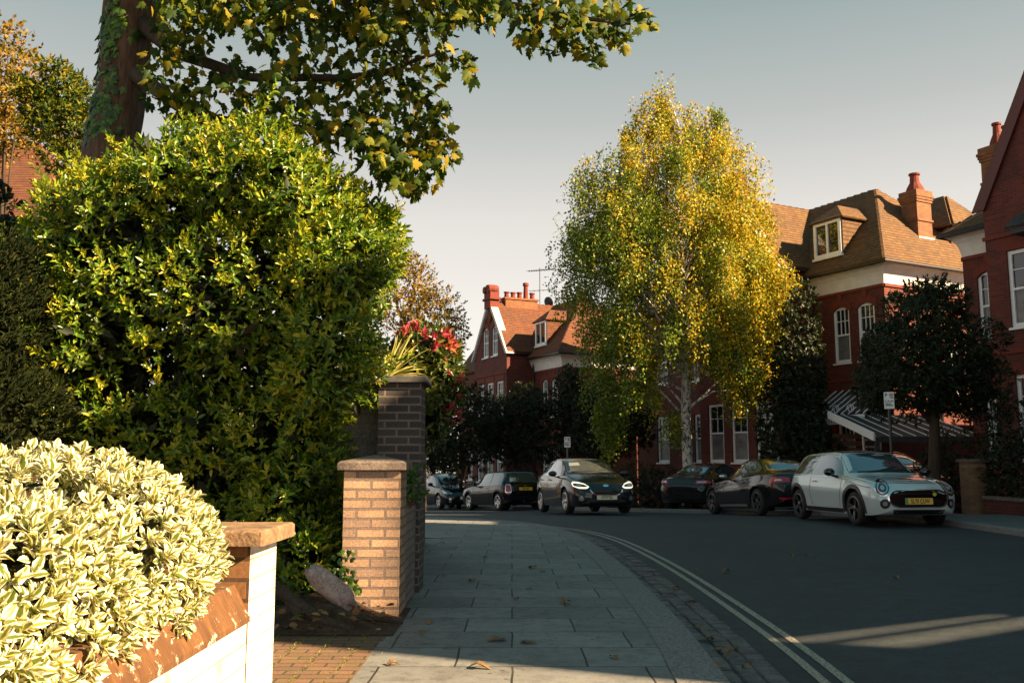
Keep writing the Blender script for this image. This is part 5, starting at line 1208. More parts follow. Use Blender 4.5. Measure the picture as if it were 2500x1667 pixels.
# parking plates
def sign(base, h, w_, hh, rz, label, lines, group=None):
    g = thing('parking_sign', label, 'sign', base, rz, group)
    mb = MB(); mb.tube([(0, 0, -.1), (0, 0, h)], .032, 10); mb.build('pole', plain('grey_pole', (.10, .11, .11), .5) if w_ > .2 else M_pipe, g)
    mb = MB(); mb.box(-w_ / 2, w_ / 2, -.055, -.045, h - hh, h - .005); mb.box(-.05, .05, -.044, -.03, h - hh * .3, h - hh * .25); pl_ = mb.build('plate', plain('sign_white', (.75, .77, .76), .4), g)
    mb = MB()
    for (kind, x, z, s) in lines:
        if kind == 'bar': mb.box(x - s[0] / 2, x + s[0] / 2, -.058, -.0555, h - z - s[1] / 2, h - z + s[1] / 2)
        else:
            vs, fs = text_verts(kind, s); mb.add([(a + x, -.0575, b_ + h - z) for a, b_, _ in vs], fs)
    mb.build('lettering', plain('sign_black', (.02, .025, .03), .5), pl_)
Ln = [('P', -.055, .07, .075), ('bar', .045, .045, (.08, .016)), ('bar', .045, .075, (.08, .016)), ('bar', .045, .105, (.08, .016)), ('bar', .06, .135, (.05, .016)), ('CA-H', .0, .20, .05), ('bar', -.02, .255, (.12, .018)), ('bar', 0, .29, (.15, .02))]
p = at(2172, 1010, 19.6)
sign((p.x, 19.6, zroad(7.6, 19.6) + .1), 2.68 - zroad(7.6, 19.6) - .1, .20, .36, R(-20), 'white parking plate on a dark pole above the silver car', Ln)
p = at(1385, 1066, 32); zb_ = zroad(2, 32) + .08
sign((p.x, 32, zb_), p.z - zb_, .21, .36, R(-3), 'white parking plate on a grey pole behind the dark hatchback with lit lamps', Ln)
# ------------------------------------------------------------------ cars
def pchip(keys, x):
    xs = np.array([k[0] for k in keys], float); ys = np.array([k[1] for k in keys], float)
    h = np.diff(xs); d = np.diff(ys) / h; n = len(xs); mm = np.zeros(n)
    mm[0], mm[-1] = d[0], d[-1]
    for i in range(1, n - 1):
        if d[i - 1] * d[i] > 0: w1, w2 = 2 * h[i] + h[i - 1], h[i] + 2 * h[i - 1]; mm[i] = (w1 + w2) / (w1 / d[i - 1] + w2 / d[i])
    x = np.clip(x, xs[0], xs[-1]); i = np.clip(np.searchsorted(xs, x) - 1, 0, n - 2); t = (x - xs[i]) / h[i]
    return ys[i] * (1 + 2 * t) * (1 - t) ** 2 + mm[i] * h[i] * t * (1 - t) ** 2 + ys[i + 1] * t * t * (3 - 2 * t) + mm[i + 1] * h[i] * t * t * (t - 1)
def catmull(P, per):
    out = []
    for i in range(len(P) - 1):
        p0, p1, p2, p3 = P[max(i - 1, 0)], P[i], P[i + 1], P[min(i + 2, len(P) - 1)]
        for k in range(per):
            t = k / per
            out.append(0.5 * (2 * p1 + (p2 - p0) * t + (2 * p0 - 5 * p1 + 4 * p2 - p3) * t * t + (3 * p1 - p0 - 3 * p2 + p3) * t ** 3))
    out.append(P[-1]); return np.array(out)
def shell(sp):
    L = sp['L']; g = lambda k, x: float(pchip(sp[k], np.array([x]))[0])
    xs = [0, .02, .05, .09, .14, .2, .28] + list(np.linspace(.36, L - .36, 46)) + [L - .28, L - .2, L - .14, L - .09, L - .05, L - .02, L]
    rings = []
    for x in xs:
        zs, zb, zt, wm, wr = (g(k, x) for k in ('zs', 'zb', 'zt', 'wm', 'wr'))
        wb = wm - sp.get('shoulder', .045); cr = min(.06, (zt - zb) * .4); zr = zt - cr; wr = min(wr, wb - .01)
        P = [(0, zs), (.82 * wm, zs), (wm - .05, zs + .05), (wm - .012, zs + .4 * (zb - zs)), (wm, zs + .68 * (zb - zs)), (wb + .012, zb - .04), (wb - .01, zb + .012)]
        if zr - zb > .14:
            P += [(wb - .02 - .30 * (wb - wr), zb + .35 * (zr - zb)), (wb - .02 - .66 * (wb - wr), zb + .72 * (zr - zb)), (wr, zr - .01), (wr - .08, zr + .6 * cr)]
        else:
            f = (zr - zb) / .14
            P += [(wb - .05 - .2 * (wb - wr), zb + .012 + .3 * (zr - zb)), (wb - .04 - .6 * (wb - wr), zb + .012 + .7 * (zr - zb)), (wr, zr), (wr - .10, zr + .4 * cr)]
        P += [(wr * .5, zt - .12 * cr), (0, zt)]
        c = catmull(np.array(P), 4)
        ring = [(x, y, z) for y, z in c] + [(x, -y, z) for y, z in c[-2:0:-1]]
        rings.append(ring)
    for e, r0 in ((0, rings[0]), (-1, rings[-1])):
        pass
    def capring(r, s, dx):
        a = np.array(r); c = a.mean(0); b = c + (a - c) * s; b[:, 0] = a[:, 0] + dx; return [tuple(p) for p in b]
    rings = [capring(rings[0], .05, -.028), capring(rings[0], .6, -.028), capring(rings[0], .9, -.016)] + rings + [capring(rings[-1], .9, .016), capring(rings[-1], .6, .028), capring(rings[-1], .05, .028)]
    n = len(rings[0]); V = [p for r in rings for p in r]
    Fs = [(i * n + j, i * n + (j + 1) % n, (i + 1) * n + (j + 1) % n, (i + 1) * n + j) for i in range(len(rings) - 1) for j in range(n)]
    Fs += [tuple(range(n)), tuple(range((len(rings) - 1) * n + n - 1, (len(rings) - 1) * n - 1, -1))]
    return V, Fs
def dens(pl, d=.035, closed=True):
    P = [Vector(p) for p in pl]; out = []; m = len(P)
    for i in range(m if closed else m - 1):
        a, b = P[i], P[(i + 1) % m]; k = max(1, int((b - a).length / d))
        out += [a.lerp(b, j / k) for j in range(k)]
    if not closed: out.append(P[-1])
    return out
class Proj:
    def __init__(s, V, Fs): s.b = BVHTree.FromPolygons([Vector(v) for v in V], Fs)
    def hit(s, fr, p, off):
        P0, rt, d = fr; up = Vector((0, 0, 1)) if abs(d.z) < .9 else Vector((0, 1, 0))
        up = (up - d * up.dot(d)).normalized()
        o = P0 + rt * p[0] + up * p[1] - d * 4
        h, nr, i, _ = s.b.ray_cast(o, d)
        if h is None:
            h, nr, i, _ = s.b.find_nearest(o + d * 4)
        if nr.dot(d) > 0: nr = -nr
        return h + nr * off, nr
    def patch(s, mb, poly, fr, off=.004, rings=4, th=.012, mi=0):
        O = dens(poly); c = sum(O, Vector((0, 0))) / len(O); k = len(O); vs = []
        Q = []
        for r in range(rings + 1):
            f = 1 - r / (rings + .5)
            for p in O: Q.append(s.hit(fr, c + (p - c) * f, off))
        vs = [q[0] for q in Q] + [s.hit(fr, c, off)[0]] + [Q[i][0] - Q[i][1] * (th + off) for i in range(k)]
        fs = []
        for r in range(rings):
            for i in range(k): j = (i + 1) % k; fs.append((r * k + i, r * k + j, (r + 1) * k + j, (r + 1) * k + i))
        C0 = (rings + 1) * k
        for i in range(k): j = (i + 1) % k; fs.append((rings * k + i, rings * k + j, C0)); fs.append((i, C0 + 1 + i, C0 + 1 + j, j))
        mb.add(vs, fs, mi); return mb
    def band(s, mb, A, B, fr, off=.005, th=.012, closed=True, mi=0):
        """ribbon between two outlines"""
        n = max(24, len(A) * 3)
        def rs(P):
            P = [Vector(p) for p in P] + ([Vector(P[0])] if closed else []); sg = [0]
            for a, b in zip(P, P[1:]): sg.append(sg[-1] + (b - a).length)
            out = []; k = 0
            for i in range(n + (0 if closed else 1)):
                d = sg[-1] * i / n
                while k < len(sg) - 2 and sg[k + 1] < d: k += 1
                out.append(P[k].lerp(P[k + 1], (d - sg[k]) / max(1e-9, sg[k + 1] - sg[k])))
            return out
        a, b = rs(A), rs(B); k = len(a)
        qa = [s.hit(fr, p, off) for p in a]; qb = [s.hit(fr, p, off) for p in b]
        vs = [q[0] for q in qa] + [q[0] for q in qb] + [q[0] - q[1] * (th + off) for q in qa] + [q[0] - q[1] * (th + off) for q in qb]
        fs = []
        for i in range(k if closed else k - 1):
            j = (i + 1) % k; fs += [(i, j, k + j, k + i), (i, 2 * k + i, 2 * k + j, j), (k + i, k + j, 3 * k + j, 3 * k + i)]
        mb.add(vs, fs, mi); return mb
def ell(cx, cy, rx, ry, n=24, a0=0, a1=2 * math.pi):
    full = abs(a1 - a0 - 2 * math.pi) < 1e-6
    return [(cx + rx * math.cos(a0 + (a1 - a0) * i / (n if full else n - 1)), cy + ry * math.sin(a0 + (a1 - a0) * i / (n if full else n - 1))) for i in range(n)]
def scl(poly, f, fy=None):
    c = sum((Vector(p) for p in poly), Vector((0, 0))) / len(poly); fy = fy or f
    return [(c.x + (p[0] - c.x) * f, c.y + (p[1] - c.y) * fy) for p in poly]
M_carglass = plain('car_glass', (0.20, 0.235, 0.25), 0.03, 0.75, spec=1.0, coat=1.0, ior=1.7)
M_tyre = plain('tyre_rubber', (0.012, 0.012, 0.012), 0.75)
M_alloy = plain('alloy', (0.55, 0.55, 0.56), 0.28, 0.9)
M_darkalloy = plain('dark_alloy', (0.10, 0.10, 0.105), 0.3, 0.9)
M_chrome = plain('chrome', (0.75, 0.76, 0.77), 0.12, 1.0)
M_blackplastic = plain('black_plastic', (0.012, 0.012, 0.013), 0.45)
M_gloss = plain('gloss_black', (0.006, 0.006, 0.007), 0.12, coat=1.0)
M_lens = plain('lamp_glass', (0.55, 0.58, 0.6), 0.08, 0.6, coat=1.0)
M_darklens = plain('dark_lamp_glass', (0.04, 0.045, 0.05), 0.06, 0.2, coat=1.0)
M_red_lamp = plain('red_lamp', (0.45, 0.008, 0.03), 0.12, coat=1.0)
M_seam = plain('panel_gap', (0.004, 0.004, 0.004), 0.8)
M_drl = plain('lit_daytime_lamp', (1, .9, .75), .3, emit=(1.0, .80, .55), es=0.32)
M_platewhite = plain('number_plate_white', (.90, .86, .62), .35)
M_plateyellow = plain('number_plate_yellow', (.90, .50, .04), .35)
M_plateorange = plain('number_plate_warm', (.95, .60, .14), .35)
M_plategreen = plain('plate_green_band', (.05, .38, .22), .35)
M_ink = plain('plate_black', (.01, .01, .01), .5)
SIDE = lambda s: (Vector((0, 0, 0)), Vector((1, 0, 0)), Vector((0, -s, 0)))
FRONT = (Vector((0, 0, 0)), Vector((0, -1, 0)), Vector((1, 0, 0)))
REAR = (Vector((0, 0, 0)), Vector((0, 1, 0)), Vector((-1, 0, 0)))
TOP = (Vector((0, 0, 0)), Vector((1, 0, 0)), Vector((0, 0, -1)))   # a = x, b = y
def corner(x, y, z, dx, dy, s):
    d = Vector((dx, -s * dy, 0)).normalized(); return (Vector((x, s * y, z)), Vector((-d.y, d.x, 0)) * (1 if True else 1), d)
class Car:
    def __init__(c, name, label, sp, paint, group='cars along the street', cat='car'):
        c.sp = sp; c.L = sp['L']; c.g = thing(name, label, cat, (0, 0, 0), 0, group); c.paint = paint
        V, Fs = shell(sp); c.P = Proj(V, Fs); off = c.L / 2; c.off = off
        mb = MB(); mb.add(V, Fs); o = mb.build('body', [paint, M_blackplastic], c.g, smooth=True, uv=False)
        bm = bmesh.new(); bm.from_mesh(o.data); bmesh.ops.recalc_face_normals(bm, faces=bm.faces); bm.to_mesh(o.data); bm.free()
        cut = []
        for x in sp['ax']:
            for s in (-1, 1):
                m2 = MB(); m2.lathe([(sp['R'] + .045, -.4), (sp['R'] + .045, .4)], frame((x, s * (sp['W'] / 2 + .10), sp['R'] + .02), (1, 0, 0), (0, 0, 1)), 32, mi=0)
                k = m2.build('cut', [paint, M_blackplastic], uv=False); k.data.polygons.foreach_set('material_index', [1] * len(k.data.polygons))
                bm = bmesh.new(); bm.from_mesh(k.data); bmesh.ops.recalc_face_normals(bm, faces=bm.faces); bm.to_mesh(k.data); bm.free(); cut.append(k)
        boolean(o, cut)
        o.data.polygons.foreach_set('use_smooth', [True] * len(o.data.polygons)); o.data.set_sharp_from_angle(angle=R(38))
        c.body = o; c.shift(o)
        for i, x in enumerate(sp['ax']):
            for s in (-1, 1): c.wheel(x, s)
    def shift(c, o):
        o.data.transform(Matrix.Translation((-c.off, 0, 0)))
    def part(c, name, mat, fn, parent=None):
        mb = MB(); fn(mb); o = mb.build(name, mat, parent or c.g, smooth=True, uv=False, angle=40); c.shift(o); return o
    def patch(c, name, mat, poly, fr, off=.004, parent=None, rings=4): return c.part(name, mat, lambda mb: c.P.patch(mb, poly, fr, off, rings), parent)
    def band(c, name, mat, A, B, fr, off=.005, parent=None, closed=True): return c.part(name, mat, lambda mb: c.P.band(mb, A, B, fr, off, closed=closed), parent)
    def line(c, pts, fr, w=.005, name='panel_gap', mat=None, parent=None, off=.0025):
        A, B = [], []
        for i, p in enumerate(pts):
            t = (Vector(pts[min(i + 1, len(pts) - 1)]) - Vector(pts[max(0, i - 1)])).normalized(); n = Vector((-t.y, t.x))
            A.append(Vector(p) + n * w); B.append(Vector(p) - n * w)
        return c.band(name, mat or M_seam, A, B, fr, off, parent or c.body, closed=False)
    def wheel(c, x, s):
        sp = c.sp; Rr = sp['R']; wd = .20; yo = sp['W'] / 2 - .025
        Mx = frame((x, s * (yo - wd), Rr), (1, 0, 0), (0, 0, 1), (0, s, 0))
        mb = MB(); rr = Rr * .70
        mb.lathe([(rr, 0), (Rr - .03, 0), (Rr - .005, .03), (Rr, .06), (Rr, wd - .05), (Rr - .006, wd - .025), (Rr - .035, wd), (rr + .005, wd - .005), (rr, wd - .02)], Mx, 36, close=True)
        t = mb.build('wheel', M_tyre, c.g, smooth=True, uv=False, angle=50); c.shift(t)
        mb = MB(); mb.lathe([(rr + .004, wd - .004), (rr - .012, wd - .001), (rr - .025, wd - .02), (rr - .02, wd - .08), (rr, wd - .09)], Mx, 36, close=True)
        mb.lathe([(.055, wd - .06), (.055, wd - .016), (.03, wd - .006)], Mx, 16)
        n = sp.get('spokes', 5)
        for i in range(n):
            a = 2 * math.pi * i / n + .3 * x; pr = sp.get('pair', 0.0)
            for q in ((-pr, pr) if pr else (0,)):
                ca, sa = math.cos(a + q), math.sin(a + q); w0, w1 = sp.get('sw', (.035, .022))
                def pt(r, w_, z): return (r * ca - w_ * sa, r * sa + w_ * ca, z)
                r1 = rr - .014
                vs = [pt(.045, -w0, wd - .055), pt(.045, w0, wd - .055), pt(r1, w1, wd - .055), pt(r1, -w1, wd - .055), pt(.045, -w0, wd - .022), pt(.045, w0, wd - .022), pt(r1, w1, wd - .008), pt(r1, -w1, wd - .008)]
                mb.add(vs, [(0, 3, 2, 1), (4, 5, 6, 7), (0, 1, 5, 4), (1, 2, 6, 5), (2, 3, 7, 6), (3, 0, 4, 7)], 0, Mx)
        o = mb.build('rim', sp.get('rim', M_alloy), t, smooth=True, uv=False, angle=35); c.shift(o)
        mb = MB(); mb.lathe([(rr, wd - .10), (.02, wd - .095)], Mx, 24); o = mb.build('brake_disc', M_blackplastic, t, uv=False); c.shift(o)
    def windows(c, sides, ws, rw, ws_b=None):
        for s in (-1, 1):
            for p in sides: c.patch('side_window', M_carglass, p, SIDE(s), .003)
            allp = sides[0]
        c.patch('windscreen', M_carglass, ws, FRONT, .003, rings=6)
        c.patch('rear_window', M_carglass, rw, REAR, .003, rings=6)
    def doors(c, lines, handles, hmat=None):
        for s in (-1, 1):
            for l in lines: c.line(l, SIDE(s))
            for (x, z) in handles:
                h, nr = c.P.hit(SIDE(s), (x, z), .0)
                c.part('door_handle', hmat or c.paint, lambda mb: mb.tube([h + Vector((-.09, s * .012, 0)), h + Vector((-.07, s * .035, .004)), h + Vector((.07, s * .035, .004)), h + Vector((.09, s * .012, 0))], [.011, .013, .013, .011], 8))
    def mirrors(c, x, y, z, mat=None, r=(.09, .115, .075), stalk=True):
        for s in (-1, 1):
            def fn(mb):
                Mx = Matrix.Translation((x, s * y, z)) @ Matrix.Diagonal((r[0], r[1], r[2], 1))
                mb.lathe([(.02, -1), (.55, -.85), (.9, -.4), (1, .05), (.9, .5), (.55, .88), (.02, 1)], Mx @ Matrix.Rotation(R(90), 4, 'X'), 16)
            o = c.part('wing_mirror', mat or c.paint, fn)
            h, _ = c.P.hit(SIDE(s), (x + .03, z - r[2] - .02), 0)
            c.part('mirror_stalk', M_blackplastic, lambda mb: mb.tube([h - Vector((0, s * .02, 0)), Vector((x + .02, s * (y - .02), z - r[2] * .6))], [.028, .022], 8), o)
            c.part('mirror_glass', M_carglass, lambda mb: mb.lathe([(.8, .0), (.0, .001)], Matrix.Translation((x + r[0] * .82, s * y, z)) @ Matrix.Diagonal((1, r[1], r[2], 1)) @ Matrix.Rotation(R(90), 4, 'Y'), 14), o)
    def plate(c, text, z, fr, mat, green=False, w=.52, h=.112, y=0, band=None, proud=.012, tilt=0):
        hp, nr = c.P.hit(fr, (y, z), 0); d = fr[2]; n = Vector((-d.x, 0, tilt)).normalized()
        # stand clear of the curved bumper
        far = min((c.P.hit(fr, (y + k, z), 0)[0] for k in (-.2, 0, .2)), key=lambda q: q.dot(d))
        o0 = Vector((far.x - d.x * proud, y, z)); rt = Vector((0, 0, 1)).cross(n).normalized(); Mx = frame(o0, rt, n.cross(rt), n)
        def fn(mb): mb.box(-w / 2, w / 2, -h / 2, h / 2, -.03, 0, 0, Mx)
        p = c.part('number_plate', mat, fn)
        if green: c.part('plate_band', M_plategreen, lambda mb: mb.box(-w / 2 + .004, -w / 2 + .045, -h / 2 + .004, h / 2 - .004, 0.0005, .0015, 0, Mx), p)
        if text:
            vs, fs = text_verts(text, h * .70, .70); xs = [v[0] for v in vs]; mx = max(map(abs, xs)); k = min(1, (w / 2 - .03) / mx)
            x0 = .02 if green else 0
            c.part('plate_lettering', M_ink, lambda mb: mb.add([(a * k + x0, b, .0016) for a, b, _ in vs], fs, 0, Mx), p)
        return p
    def place(c, px, Y, axis, wheel, side, z=None, scale=1.0, dz=0):
        """put the contact point of one wheel (index, side) under pixel column px at depth Y"""
        sp = c.sp; a = Vector((axis[0], axis[1], 0)).normalized(); b = Vector((-a.y, a.x, 0))
        lx = sp['ax'][wheel] - c.off; ly = side * (sp['W'] / 2 - .1)
        X = at(px, 1250, Y).x
        C0 = Vector((X, Y, 0)) - (a * lx + b * ly) * scale
        zf = [zroad(*(C0 + a * (x - c.off) * scale).xy) for x in sp['ax']]
        if z is not None: zf = [z, z]
        sl = (zf[1] - zf[0]) / (sp['ax'][1] - sp['ax'][0]) / scale
        zc = zf[0] + sl * (c.off - sp['ax'][0]) * scale
        c.g.location = (C0.x, C0.y, zc + dz); c.g.rotation_euler = (0, -math.atan(sl), math.atan2(a.y, a.x)); c.g.scale = (scale,) * 3
        print('car', c.g.name, c.g.location)
def paint(name, col, metal=0.0, rough=.25): return plain(name, col, rough, metal, coat=1.0, spec=.15)
MINI = dict(L=3.85, W=1.727, R=.315, ax=(.78, 3.275), shoulder=.05,
    zt=[(0, .68), (.05, .74), (.16, .80), (.5, .865), (1.02, .925), (1.12, .955), (1.66, 1.325), (1.82, 1.38), (2.3, 1.414), (3.0, 1.40), (3.48, 1.365), (3.60, 1.31), (3.72, 1.0), (3.79, .92), (3.85, .78)],
    zb=[(0, .58), (.16, .72), (.5, .80), (1.1, .865), (2, .895), (3, .92), (3.55, .925), (3.72, .88), (3.85, .68)],
    zs=[(0, .27), (.1, .22), (.4, .19), (3.4, .2), (3.75, .26), (3.85, .34)],
    wm=[(0, .64), (.08, .75), (.2, .815), (.5, .85), (.8, .863), (3.1, .863), (3.5, .845), (3.7, .79), (3.85, .66)],
    wr=[(0, .42), (.16, .60), (.5, .67), (1.02, .70), (1.12, .69), (1.62, .59), (2.3, .585), (3.3, .57), (3.58, .55), (3.72, .62), (3.85, .5)])
MSIDE = [[(1.32, .925), (1.74, 1.325), (2.50, 1.335), (2.58, .935)], [(2.64, .937), (2.58, 1.335), (3.22, 1.325), (3.40, 1.25), (3.52, .955)]]
def mini_base(name, label, pm, sp, roofmat):
    c = Car(name, label, sp, pm)
    c.windows(MSIDE, [(-.665, .965), (-.565, 1.335), (0, 1.36), (.565, 1.335), (.665, .965), (0, .98)], [(-.56, .97), (-.50, 1.30), (.50, 1.30), (.56, .97)])
    c.patch('roof', roofmat, [(1.80, .0), (1.80, -.50), (2.3, -.535), (3.2, -.52), (3.52, -.49), (3.52, .49), (3.2, .52), (2.3, .535), (1.80, .50)], TOP, .004, rings=6)
    for s in (-1, 1):
        c.band('belt_trim', M_chrome, [(1.16, .905), (2.3, .918), (3.55, .937)], [(1.16, .890), (2.3, .903), (3.55, .922)], SIDE(s), .004, closed=False)
        for x in sp['ax']:
            r0 = sp['R'] + .047; zc = sp['R'] + .02
            c.band('arch_trim', M_blackplastic, ell(x, zc, r0 + .065, r0 + .065, 20, R(-14), R(194)), ell(x, zc, r0 + .002, r0 + .002, 20, R(-14), R(194)), SIDE(s), .008, closed=False)
        c.band('sill_trim', M_blackplastic, [(1.22, .30), (2.0, .295), (2.86, .30)], [(1.22, .215), (2.0, .215), (2.86, .215)], SIDE(s), .008, closed=False)
    c.doors([[(1.25, .88), (1.24, .70), (1.30, .45), (1.33, .32)], [(2.60, .90), (2.62, .6), (2.55, .33)]], [(2.40, .81)], M_chrome)
    c.mirrors(1.40, .99, .985, M_gloss, (.085, .105, .08))
    return c
# --- silver three door hatchback
P_silver = paint('silver_paint', (.60, .69, .68), .2, .26)
sp = dict(MINI, rim=M_darkalloy, spokes=4, pair=.17, sw=(.022, .016))
c = mini_base('parked_car', 'silver hatchback with black roof and round headlamps, plate SL70 CUW', P_silver, sp, M_gloss)
for s in (-1, 1):
    fr = corner(.2, .575, .70, .90, .36, s)
    e = lambda r: ell(0, 0, r * .95, r * 1.08)
    h = c.patch('headlight', M_darklens, e(.125), fr, .006); c.band('headlight_ring', M_chrome, e(.142), e(.122), fr, .009, h); c.band('light_ring', M_lens, e(.098), e(.075), fr, .010, h); c.patch('projector', M_lens, e(.04), fr, .012, h, rings=2)
    fr = corner(.1, .60, .42, .95, .25, s)
    f = c.patch('fog_lamp', M_blackplastic, ell(0, 0, .085, .085), fr, .004); c.patch('lens', M_lens, ell(0, 0, .04, .04), fr, .009, f, rings=2)
GR = [(-.40, .655), (.40, .655), (.50, .62), (.555, .545), (.54, .46), (.47, .385), (.40, .365), (-.40, .365), (-.47, .385), (-.54, .46), (-.555, .545), (-.50, .62)]
gq = c.patch('grille', M_gloss, GR, FRONT, .004, rings=5); c.band('grille_surround', M_chrome, scl(GR, 1.055, 1.10), scl(GR, 1.0), FRONT, .009, gq)
c.band('grille_bar', M_blackplastic, [(-.46, .60), (0, .607), (.46, .60)], [(-.46, .585), (0, .59), (.46, .585)], FRONT, .010, gq, closed=False)
c.patch('badge', plain('yellow_badge', (.6, .6, .05), .3), ell(.30, .585, .036, .034, 14), FRONT, .014, gq, rings=2)
c.patch('lower_intake', M_blackplastic, [(-.50, .315), (.50, .315), (.46, .235), (-.46, .235)], FRONT, .004)
c.patch('bonnet_scoop', M_blackplastic, [(.40, -.15), (.46, -.13), (.46, .13), (.40, .15)], TOP, .006)
c.line([(.20, -.60), (.13, -.3), (.12, 0), (.13, .3), (.20, .60)], TOP)
for s in (-1, 1): c.line([(.20, .70), (.5, .735), (.9, .80)], SIDE(s))
c.patch('emblem', M_chrome, [(.215, -.05), (.235, -.02), (.235, .02), (.215, .05), (.205, 0)], TOP, .005, rings=2)
for s in (-1, 1): c.patch('side_badge', M_chrome, ell(1.10, .80, .055, .03, 14), SIDE(s), .010, rings=2)
c.line([(-.5, .985), (-.1, 1.0), (.32, 1.08)], FRONT, .008, 'wiper', M_blackplastic, c.g, .012); c.line([(0, .985), (.3, 1.0), (.56, 1.07)], FRONT, .008, 'wiper', M_blackplastic, c.g, .012)
c.plate('SL70 CUW', .465, FRONT, M_plateorange, True)
c.place(2094, 17.5, (-.11, .99), 0, 1)
# --- small black hatchback seen from behind
P_black = paint('black_paint', (.006, .006, .008)); P_navy = paint('blue_black_paint', (.012, .016, .022), .2); P_grey = paint('dark_grey_paint', (.02, .022, .025), .3)
sp = dict(MINI, rim=M_alloy, spokes=5, sw=(.05, .035))
c = mini_base('parked_car', 'small black hatchback seen from behind with chrome ringed tail lamp and orange plate', P_black, sp, M_gloss)
for s in (-1, 1):
    fr = corner(3.75, .64, .77, -.92, .34, s); e = lambda f: [(-.075 * f, -.13 * f), (.075 * f, -.13 * f), (.095 * f, -.08 * f), (.085 * f, .08 * f), (.06 * f, .13 * f), (-.06 * f, .13 * f), (-.085 * f, .08 * f), (-.095 * f, -.08 * f)]
    t = c.patch('tail_lamp', M_red_lamp, e(.98), fr, .006); c.band('lamp_ring', M_chrome, e(1.16), e(.95), fr, .010, t)
c.band('tailgate_trim', M_chrome, [(-.4, .90), (0, .905), (.4, .90)], [(-.4, .883), (0, .888), (.4, .883)], REAR, .005, closed=False)
c.patch('emblem', M_chrome, ell(0, .85, .06, .025, 12), REAR, .008, rings=2)
c.plate('B3 NSA', .755, REAR, M_plateyellow)
c.patch('exhaust', M_chrome, ell(-.05, .30, .045, .04, 12), REAR, .02, rings=2)
c.place(1219, 33.0, (.45, -.89), 1, -1)
# --- dark five door hatchback with lit lamps, driving towards us
FI = dict(L=4.04, W=1.735, R=.315, ax=(.83, 3.32), rim=M_alloy, spokes=5, pair=.2, sw=(.022, .018), shoulder=.05,
    zt=[(0, .60), (.05, .69), (.2, .79), (.6, .92), (.92, 1.0), (1.0, 1.025), (1.75, 1.385), (2.0, 1.44), (2.45, 1.476), (3.1, 1.45), (3.55, 1.36), (3.80, 1.12), (3.95, .98), (4.04, .8)],
    zb=[(0, .52), (.2, .70), (.6, .82), (1.0, .90), (2, .945), (3, .985), (3.6, 1.0), (3.85, .95), (4.04, .68)],
    zs=[(0, .24), (.1, .2), (.4, .18), (3.5, .2), (3.9, .28), (4.04, .34)],
    wm=[(0, .60), (.07, .71), (.2, .79), (.5, .845), (.9, .867), (3.2, .867), (3.6, .84), (3.9, .77), (4.04, .62)],
    wr=[(0, .38), (.2, .58), (.6, .66), (1.0, .70), (1.75, .58), (2.4, .575), (3.2, .55), (3.6, .52), (3.85, .58), (4.04, .45)])
c = Car('driving_car', 'dark blue hatchback driving towards the camera with both headlamps lit and plate LR18 RJZ', FI, P_navy)
c.windows([[(1.42, .965), (1.82, 1.30), (1.98, 1.37), (2.36, 1.395), (2.40, .99)], [(2.46, .99), (2.42, 1.395), (2.85, 1.385), (3.22, 1.30), (3.42, 1.16), (3.36, 1.03)]], [(-.66, 1.045), (-.55, 1.375), (0, 1.405), (.55, 1.375), (.66, 1.045), (0, 1.03)], [(-.52, 1.05), (-.46, 1.31), (.46, 1.31), (.52, 1.05)])
c.doors([[(1.28, .92), (1.26, .6), (1.36, .32)], [(2.43, .97), (2.44, .35)], [(3.30, 1.0), (3.14, .75), (2.98, .6)]], [(2.25, .88), (3.14, .90)])
c.mirrors(1.42, .99, 1.02)
for s in (-1, 1):
    fr = corner(.25, .60, .70, .86, .50, s)
    q = lambda f: [(x * f, y * f) for x, y in ((-.06 * s - .16 * s * 0, -.07),)] 
    HL = [(-.235, -.035), (-.20, -.075), (-.02, -.072), (.16, -.02), (.22, .055), (.20, .085), (.05, .072), (-.12, .03)]
    HL = [(s * x, y) for x, y in HL]
    if s < 0: HL = HL[::-1]
    h = c.patch('headlight', M_darklens, HL, fr, .005); c.band('daytime_lamp', M_drl, scl(HL, 1.03, 1.12), scl(HL, .86, .66), fr, .011, h); c.patch('projector', M_lens, scl(HL, .35, .35), fr, .009, h, rings=2)
    fr = corner(.12, .60, .38, .92, .35, s); f = c.patch('fog_lamp', M_blackplastic, ell(0, 0, .10, .08, 16), fr, .004); c.patch('lens', M_lens, ell(0, 0, .06, .055, 14), fr, .009, f, rings=2)
    c.patch('indicator_reflector', M_lens, ell(1.18, .60, .02, .05, 10), SIDE(s), .004, rings=2)
GF = [(-.42, .60), (-.2, .635), (.2, .635), (.42, .60), (.40, .55), (.30, .475), (.24, .455), (-.24, .455), (-.30, .475), (-.40, .55)]
gq = c.patch('grille', M_blackplastic, GF, FRONT, .004)
for k in range(4):
    z = .485 + k * .036; w = .28 + .035 * k; c.band('grille_slat', M_gloss, [(-w, z + .008), (w, z + .008)], [(-w, z - .006), (w, z - .006)], FRONT, .012, gq, closed=False)
U = [(-.43, .585), (-.405, .53), (-.31, .46), (-.24, .438), (.24, .438), (.31, .46), (.405, .53), (.43, .585)]
c.band('grille_chrome', M_chrome, U, [(x * .955, z + .018) for x, z in U], FRONT, .012, gq, closed=False)
c.patch('emblem', M_chrome, ell(0, .69, .075, .030, 16), FRONT, .008, rings=2)
c.band('bumper_lip', M_gloss, [(-.62, .275), (0, .255), (.62, .275)], [(-.62, .245), (0, .225), (.62, .245)], FRONT, .018, closed=False)
c.patch('lower_intake', M_blackplastic, [(-.42, .36), (.42, .36), (.5, .295), (-.5, .295)], FRONT, .004)
